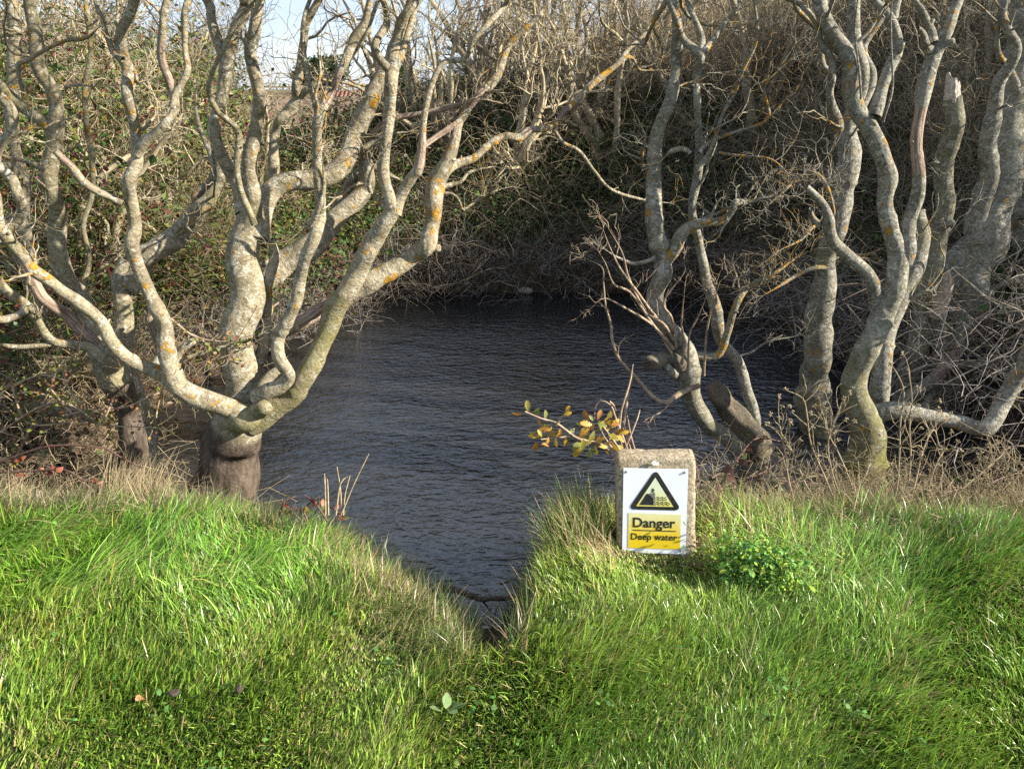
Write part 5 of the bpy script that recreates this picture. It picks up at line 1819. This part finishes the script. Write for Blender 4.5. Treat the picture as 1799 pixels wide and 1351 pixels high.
# dead stems standing by the oak
dst = thing('dry_stalks', tuple(atY(1090, 800, 2.4)[0]), 'bunch of bare brown stalks rising behind the oak sapling and the post', 'dead plant')
for pts in ([(1098, 800), (1089, 770), (1086, 745), (1098, 700), (1108, 665), (1112, 640)], [(1095, 800), (1088, 775), (1092, 720), (1102, 690), (1110, 660)], [(1106, 800), (1095, 770), (1080, 730), (1073, 712), (1055, 704), (1046, 715), (1044, 735)],
            [(1110, 800), (1103, 770), (1094, 740)], [(1095, 795), (1110, 760), (1120, 735), (1124, 720)], [(1118, 800), (1108, 765), (1102, 730)], [(1070, 705), (1078, 712), (1082, 722)]):
    b = Buf()
    px_line(b, pts, (2.42, 2.5), 4.5, 2.2)
    part('stalk', b.mesh('stalk'), M['twig_bark'], dst)

# ------------------------------------------------------------------ dead flower stalks on the right bank
GD = 'dead flower stalks on the right bank'
umb = [([(1560, 900), (1575, 860), (1580, 800), (1582, 740), (1588, 690), (1578, 660), (1565, 640)], 'tallest dry stalk in front of the forked tree, with hooked twigs'),
       ([(1470, 890), (1450, 840), (1425, 780), (1418, 730), (1410, 700), (1380, 685)], 'dry leaning stalk with seed heads in front of the upright grey trunk'),
       ([(1480, 885), (1462, 830), (1455, 780), (1466, 740), (1482, 700)], 'thin dry stalk between the upright grey trunk and the forked tree'),
       ([(1655, 910), (1690, 860), (1725, 830), (1745, 812), (1760, 800)], 'dry stalk leaning right with seed heads, at the far right of the bank'),
       ([(1600, 880), (1612, 830), (1622, 790), (1640, 755), (1650, 785)], 'dry stalk with a drooping tip under the long low limb'),
       ([(1770, 912), (1750, 870), (1738, 845), (1725, 820), (1718, 800)], 'dry stalk with a kinked stem at the right edge'),
       ([(1520, 900), (1500, 860), (1475, 800), (1455, 760), (1450, 720)], 'dry stalk crossing the foot of the forked tree'),
       ([(1395, 880), (1385, 840), (1380, 800), (1372, 760), (1368, 735)], 'slender dry stalk on the bank left of the upright grey trunk'),
       ([(1590, 905), (1596, 850), (1600, 800), (1598, 750), (1602, 700), (1596, 650)], 'straight dry stalk right of the tallest one'),
       ([(1640, 905), (1632, 860), (1645, 815), (1660, 790)], 'short dry stalk below the long low limb'),
       ([(1440, 890), (1415, 850), (1395, 800), (1375, 765), (1352, 745)], 'dry stalk leaning left over the water')]
for k, (pts, lab) in enumerate(umb):
    rng = np.random.default_rng(800 + k)
    p0, _ = atY(*pts[0], 2.5)
    t = thing('dead_flower_stalk', tuple(p0), lab, 'dead plant', GD)
    b = Buf()
    S_ = px_line(b, pts, (2.5, 2.62), 3.6, 1.8)
    tips = [S_[-1, :3]]
    for j in range(int(rng.integers(8, 14))):
        i0 = int(rng.integers(len(S_) // 3, len(S_) - 1))
        d = unit(np.array((rng.normal(0, .7), rng.normal(0, .5), 1.0)))
        P = [S_[i0, :3]]
        for m_ in range(6):
            d = unit(d + rng.normal(0, .22, 3) + np.array((0, 0, .08)))
            P.append(P[-1] + d * rng.uniform(.010, .026))
        tube(b, P, np.linspace(.0018, .0009, 7), 4)
        tips.append(P[-1])
    part('stem', b.mesh('stem'), M['dry_stem'], t)
    for tp in tips[:6]:
        hb = Buf()
        for m_ in range(9):
            d = unit(rng.normal(size=3) + np.array((0, 0, .6)))
            tube(hb, [tp, tp + d * .006, tp + d * .011], (.0012, .0016, .0022), 4, cap=True)
        part('seed_head', hb.mesh('seed_head'), M['dry_stem'], t)

# tall straws by the left lobe
ts = thing('tall_straws', tuple(atY(600, 905, 2.2)[0]), 'cluster of tall dry straws sticking up at the water edge left of centre', 'dry grass')
for pts in ([(572, 905), (571, 850), (570, 832)], [(577, 905), (576, 860), (575, 840)], [(600, 905), (598, 860), (592, 820)], [(603, 905), (606, 870), (615, 835)], [(601, 900), (622, 850), (648, 797)], [(590, 905), (598, 850), (610, 838)]):
    b = Buf()
    px_line(b, pts, (2.2, 2.25), 3.2, 1.6, 4)
    part('straw', b.mesh('straw'), M['dry_stem'], ts)

# ------------------------------------------------------------------ brambles on the left and by the water
def bramble(label, lines, Yr, leaves, seed, size=.03, cols=None, group=None, mat=None):
    rng = np.random.default_rng(seed)
    t = thing('bramble', tuple(atY(*lines[0][0], Yr[0])[0]), label, 'bramble', group)
    LM = [leaf_mesh('bramble_leaf', SERR, 1.0, .25, .3, c_, e_, k) for k, (c_, e_) in enumerate(cols)]
    for pts in lines:
        b = Buf()
        S_ = px_line(b, pts, Yr, 4.2, 2.2)
        for j in range(0, len(S_), 2):                                       # thorns
            d = unit(rng.normal(size=3))
            tube(b, [S_[j, :3], S_[j, :3] + d * .006], (.0014, .0002), 3)
        part('stem', b.mesh('stem'), mat or M['red_stem'], t)
        for j in range(leaves):
            i0 = int(rng.integers(1, len(S_) - 1))
            p = S_[i0, :3] + rng.normal(0, .014, 3)
            o = put_leaf(LM[int(rng.integers(len(LM)))], p, 0, 0, 0, t, size * rng.uniform(.6, 1.25))
            o.rotation_euler = (rng.normal(.9, .6), rng.normal(0, .5), rng.uniform(0, 6.28))
    return t


BRC = [((.14, .035, .03), (.20, .05, .035)), ((.07, .11, .03), (.10, .12, .03)), ((.30, .15, .09), (.26, .10, .06)), ((.10, .12, .03), (.22, .12, .04)), ((.22, .06, .04), (.28, .10, .05))]
bramble('arching dark red bramble stem with pinkish leaves over the dry grass at the left', [[(-10, 815), (60, 790), (100, 783), (150, 783), (190, 790), (215, 805), (250, 822)], [(0, 830), (50, 828), (115, 826), (150, 845), (205, 850)]], (2.6, 2.55), 12, 1, .035, BRC)
bramble('small bramble with dark red and green leaves beside the tall straws', [[(490, 905), (500, 880), (520, 872)], [(575, 915), (555, 885), (535, 870)], [(540, 915), (535, 893), (560, 872)], [(600, 912), (585, 893), (560, 890)]], (2.25, 2.3), 5, 2, .032, BRC)
bramble('bramble with dull green leaves in the dry growth right of the post', [[(1240, 880), (1280, 850), (1340, 830), (1380, 800)], [(1260, 860), (1300, 800), (1330, 770), (1370, 775)], [(1330, 880), (1370, 850), (1420, 845)], [(1250, 840), (1290, 815), (1320, 790)]], (2.5, 2.7), 9, 3, .04,
        [((.035, .06, .018), (.05, .07, .02)), ((.06, .08, .025), (.07, .07, .03)), ((.10, .05, .03), (.10, .04, .03))])
bramble('trailing bramble with green leaves in the shade at the right edge of the bank', [[(1700, 900), (1740, 850), (1790, 830)], [(1620, 870), (1680, 860), (1700, 840)], [(1760, 905), (1790, 870), (1820, 860)]], (2.5, 2.7), 7, 4, .04, [((.035, .07, .018), (.05, .08, .02)), ((.06, .10, .025), (.07, .09, .03))])

# hawthorn with small yellowing leaves in the left thicket
rng = np.random.default_rng(905)
hw = thing('hawthorn_bush', tuple(atY(150, 780, 3.0)[0]), 'thorny bush with small yellow green and orange leaves at the left below the grey stems', 'bush')
b = Buf()
HT = []
for pts in ([(0, 700), (60, 690), (130, 715), (180, 745), (240, 750), (290, 752)], [(20, 675), (45, 740), (100, 745), (140, 735)], [(110, 650), (125, 690), (150, 715)], [(90, 685), (120, 720), (150, 745)], [(280, 690), (220, 715), (160, 720), (110, 730)],
            [(390, 620), (350, 650), (330, 680), (300, 700)], [(470, 590), (400, 625), (340, 640)], [(300, 560), (340, 590), (390, 600), (440, 590)], [(0, 760), (60, 720), (120, 700)], [(200, 700), (180, 740), (150, 770)],
            [(30, 800), (50, 760), (80, 700), (100, 650)], [(-10, 690), (70, 660), (120, 670)], [(300, 640), (350, 625), (430, 640)]):
    S_ = px_line(b, pts, (2.95 + rng.uniform(-.1, .15), 2.85), 4.5, 2.0)
    for j in range(0, len(S_), 3):
        HT.append(S_[j, :3])
        if rng.random() < .35:
            grow(b, rng, S_[j, :3], unit(rng.normal(size=3)), .10, .0016, 1, .05, .3, 3, (0, 0, 0, 1), .0009, (1, 2), 5)
part('stems', b.mesh('stems'), M['twig_bark'], hw)
HT = np.array(HT)
n = 650
c = HT[np.minimum((rng.integers(0, 60, n) * len(HT)) // 60 + rng.integers(0, 4, n), len(HT) - 1)] + rng.normal(0, .020, (n, 3))
pal = np.array([(.14, .17, .03), (.19, .19, .03), (.24, .14, .04), (.10, .14, .03), (.22, .08, .035), (.17, .15, .05)])
colr = pal[rng.integers(len(pal), size=n)] * rng.uniform(.7, 1.2, (n, 1))
tm = np.array([(0, 0, 0), (.4, .35, .1), (.75, .42, 0), (1, 0, -.08), (.75, -.42, 0), (.4, -.35, .1)])
A = rng.normal(size=(n, 3, 3))
Qm = np.linalg.qr(A)[0]
V = np.einsum('nij,kj->nki', Qm, tm) * (.016 * rng.uniform(.7, 1.3, (n, 1, 1))) + c[:, None]
T = (np.arange(n)[:, None, None] * 6 + np.array([(0, 1, 3), (1, 2, 3), (0, 3, 5), (3, 4, 5)])[None]).reshape(-1, 3)
C = np.repeat(np.column_stack([colr, np.ones(n)])[:, None], 6, 1).reshape(-1, 4)
part('foliage', fast_mesh('foliage', V.reshape(-1, 3), None, T, {'col': ('FLOAT_COLOR', C)}, False), M['leaf'], hw, kind='stuff')

# ------------------------------------------------------------------ green leafy plant right of the post
rng = np.random.default_rng(950)
cp_, _ = atY(1330, 1010, 1.98)
cp_[2] = g1(cp_[0], cp_[1])
pl = thing('leafy_plant', tuple(cp_), 'bright green plant with divided parsley like leaves in the grass right of the warning post', 'plant')
PLC = [((.10, .25, .045), (.13, .28, .06)), ((.16, .32, .05), (.19, .35, .06)), ((.30, .40, .04), (.34, .42, .05)), ((.08, .20, .04), (.10, .22, .05))]
PLM = [leaf_mesh('plant_leaf', LOBE, 1.0, .3, .35, c_, e_, k) for k, (c_, e_) in enumerate(PLC)]
sb = Buf()
for k in range(60):
    f = rng.uniform(-1, 1)
    root = cp_ + np.array((rng.normal(0, .05), rng.normal(0, .03), 0))
    tip = cp_ + np.array((f * .11 + rng.normal(0, .02), -f * .045 + rng.normal(0, .045), rng.uniform(.06, .17)))
    mid = (root + tip) / 2 + np.array((0, 0, .03))
    S_ = catmull(np.column_stack([np.array([root, mid, tip]), (.0018, .0016, .001)]), .012)
    tube(sb, S_[:, :3], S_[:, 3], 4)
    yaw0 = math.atan2(tip[1] - root[1], tip[0] - root[0]) + rng.normal(0, .4)
    for (da, sc_) in ((0, 1.0), (.9, .8), (-.9, .8), (1.7, .6), (-1.7, .6)):
        put_leaf(PLM[int(rng.integers(4))], tip + rng.normal(0, .004, 3), yaw0 + da, rng.normal(.25, .3), rng.normal(0, .35), pl, .031 * sc_ * rng.uniform(.8, 1.25))
n = 1700
c = cp_ + np.stack([rng.normal(0, .075, n), rng.normal(0, .05, n), rng.uniform(.02, .165, n)], -1)
c[:, 1] -= (c[:, 0] - cp_[0]) * .4
Qm = np.linalg.qr(rng.normal(size=(n, 3, 3)) * (1, 1, .5) + np.array(((0, 0, 0), (0, 0, 0), (0, 0, 1.2))))[0]
tm = np.array([(0, 0, 0), (.3, .17, .08), (.7, .26, 0), (1, 0, -.1), (.7, -.26, 0), (.3, -.17, .08)])
V = np.einsum('nij,kj->nki', Qm, tm) * (.0125 * rng.uniform(.6, 1.5, (n, 1, 1))) + c[:, None]
T = (np.arange(n)[:, None, None] * 6 + np.array([(0, 1, 5), (1, 2, 5), (2, 4, 5), (2, 3, 4)])[None]).reshape(-1, 3)
cc = np.array([c_[0] for c_ in PLC])[rng.integers(4, size=n)] * rng.lognormal(0, .2, (n, 1))
C = np.repeat(np.column_stack([cc, np.ones(n)])[:, None], 6, 1).reshape(-1, 4)
part('foliage', fast_mesh('foliage', V.reshape(-1, 3), None, T, {'col': ('FLOAT_COLOR', C)}, False), M['leaf'], pl, kind='stuff')
part('stalks', sb.mesh('stalks'), simple('plant_stalk', (.06, .12, .03), (.09, .16, .04), 20, .6), pl)

# dock leaves in the lawn
dk_p, _ = atY(790, 1250, 1.42)
dk_p[2] = g1(dk_p[0], 1.42) + .012
dk = thing('dock_plant', tuple(dk_p), 'small dock plant with a few broad pale green leaves in the front lawn', 'plant')
DM = leaf_mesh('dock_leaf', OVAL, 1.0, .15, .12, (.16, .24, .09), (.18, .25, .10), 2)
for (u, v, yaw, s_, rl) in ((783, 1245, 85, .046, .5), (776, 1252, 165, .034, .3), (797, 1254, 20, .036, -.3), (788, 1258, -30, .03, .2), (795, 1248, 60, .03, -.5)):
    p, _ = atY(u, v, 1.42)
    p[2] = max(p[2], g1(p[0], p[1]) + .03)
    put_leaf(DM, p, R(yaw), -.35, rl, dk, s_)
# fallen leaf and soil crumbs
p, _ = atY(240, 1238, 1.45)
fl = part('fallen_leaf', leaf_mesh('fallen_leaf', SERR, .036, .5, .5, (.42, .24, .12), (.36, .18, .08), 3), M['leaf'], None)
fl.location = (p[0], p[1], g1(p[0], p[1]) + .045)
fl.rotation_euler = (.3, .2, 1.2)
tag(fl, 'single pale orange brown fallen leaf lying in the lawn at the lower left', 'leaf')
for (u, v, lab) in ((309, 1225, 'dark crumb of earth in the lawn right of the fallen leaf'), (423, 1225, 'dark crumb of earth in the lawn, farther right of the fallen leaf')):
    p, _ = atY(u, v, 1.48)
    bm = bmesh.new()
    bmesh.ops.create_icosphere(bm, subdivisions=2, radius=.011)
    for v_ in bm.verts:
        v_.co *= 1 + .25 * float(SNoise(u, 200)(np.array(v_.co)))
        v_.co.z *= .7
    me = bpy.data.meshes.new('earth_clod')
    bm.to_mesh(me)
    bm.free()
    o = part('earth_clod', me, M['mud'])
    o.location = (p[0], p[1], g1(p[0], p[1]) + .035)
    tag(o, lab, 'clod')

# root lying across the cut
b = Buf()
S_ = px_line(b, [(770, 1032), (800, 1036), (820, 1043), (845, 1052), (870, 1050), (890, 1051), (915, 1045)], (2.18, 2.14), 12, 8, 8)
rt = thing('root', tuple(S_[0, :3]), 'dark root bridging the narrow cut in the bank at the water', 'root')
px_line(b, [(845, 1052), (858, 1068), (862, 1074)], (2.16, 2.2), 4, 2, 5)
part('root_stem', b.mesh('root_stem'), simple('root_bark', (.055, .038, .028), (.12, .09, .07), 40, .85, .2, .6), rt)

# pale stone at the far waterline
p, _ = atY(922, 512, 7.5)
bm = bmesh.new()
bmesh.ops.create_icosphere(bm, subdivisions=3, radius=.05)
for v_ in bm.verts:
    v_.co *= 1 + .2 * float(SNoise(77, 40)(np.array(v_.co)))
    v_.co = Vector((v_.co.x * 1.5, v_.co.y, v_.co.z * .7))
me = bpy.data.meshes.new('stone')
bm.to_mesh(me)
bm.free()
for p_ in me.polygons: p_.use_smooth = True
o = part('stone', me, simple('stone_grey', (.26, .22, .18), (.38, .34, .29), 30, .9, .1, .5))
o.location = (p[0], 7.5, WATER_Z + .03)
tag(o, 'single pale stone at the far waterline in the middle of the shore', 'stone')

P_, R_, rg = slope_pts(1, (0, 1, 9, 10), lambda x, y, s: s > -99, 72)
rg = np.random.default_rng(72)
bx = np.concatenate([rg.uniform(.72, 2.5, 60), rg.uniform(-2.9, -1.35, 45), rg.uniform(-3.3, -2.0, 70)])
by = np.concatenate([2.45 + np.abs(rg.normal(0, .22, 60)), 2.65 + np.abs(rg.normal(0, .3, 45)), rg.uniform(2.9, 4.6, 70)])
P_ = np.stack([bx, by, ground(bx, by)], -1)
R_ = np.stack([rg.normal(0, .15, 175), rg.normal(0, .15, 175), rg.uniform(0, 6.28, 175)], -1)
scatter('bank_bramble', P_, R_, np.concatenate([rg.uniform(.6, 1.1, 105), rg.uniform(1.1, 2.0, 70)]), [tangle(400 + k, 18, .28, .17, .0016) for k in range(5)], M['dry_stem'])
# dead brushwood under the right trees
P_, R_, rg = slope_pts(60, (2.3, 4.2, 3.2, 5.6), lambda x, y, s: (s > -.1), 71)
scatter('right_brushwood', P_, R_, rg.uniform(.6, 1.1, len(P_)), [tangle(380 + k, 22, .9, .45, .004) for k in range(4)], M['deadwood'])
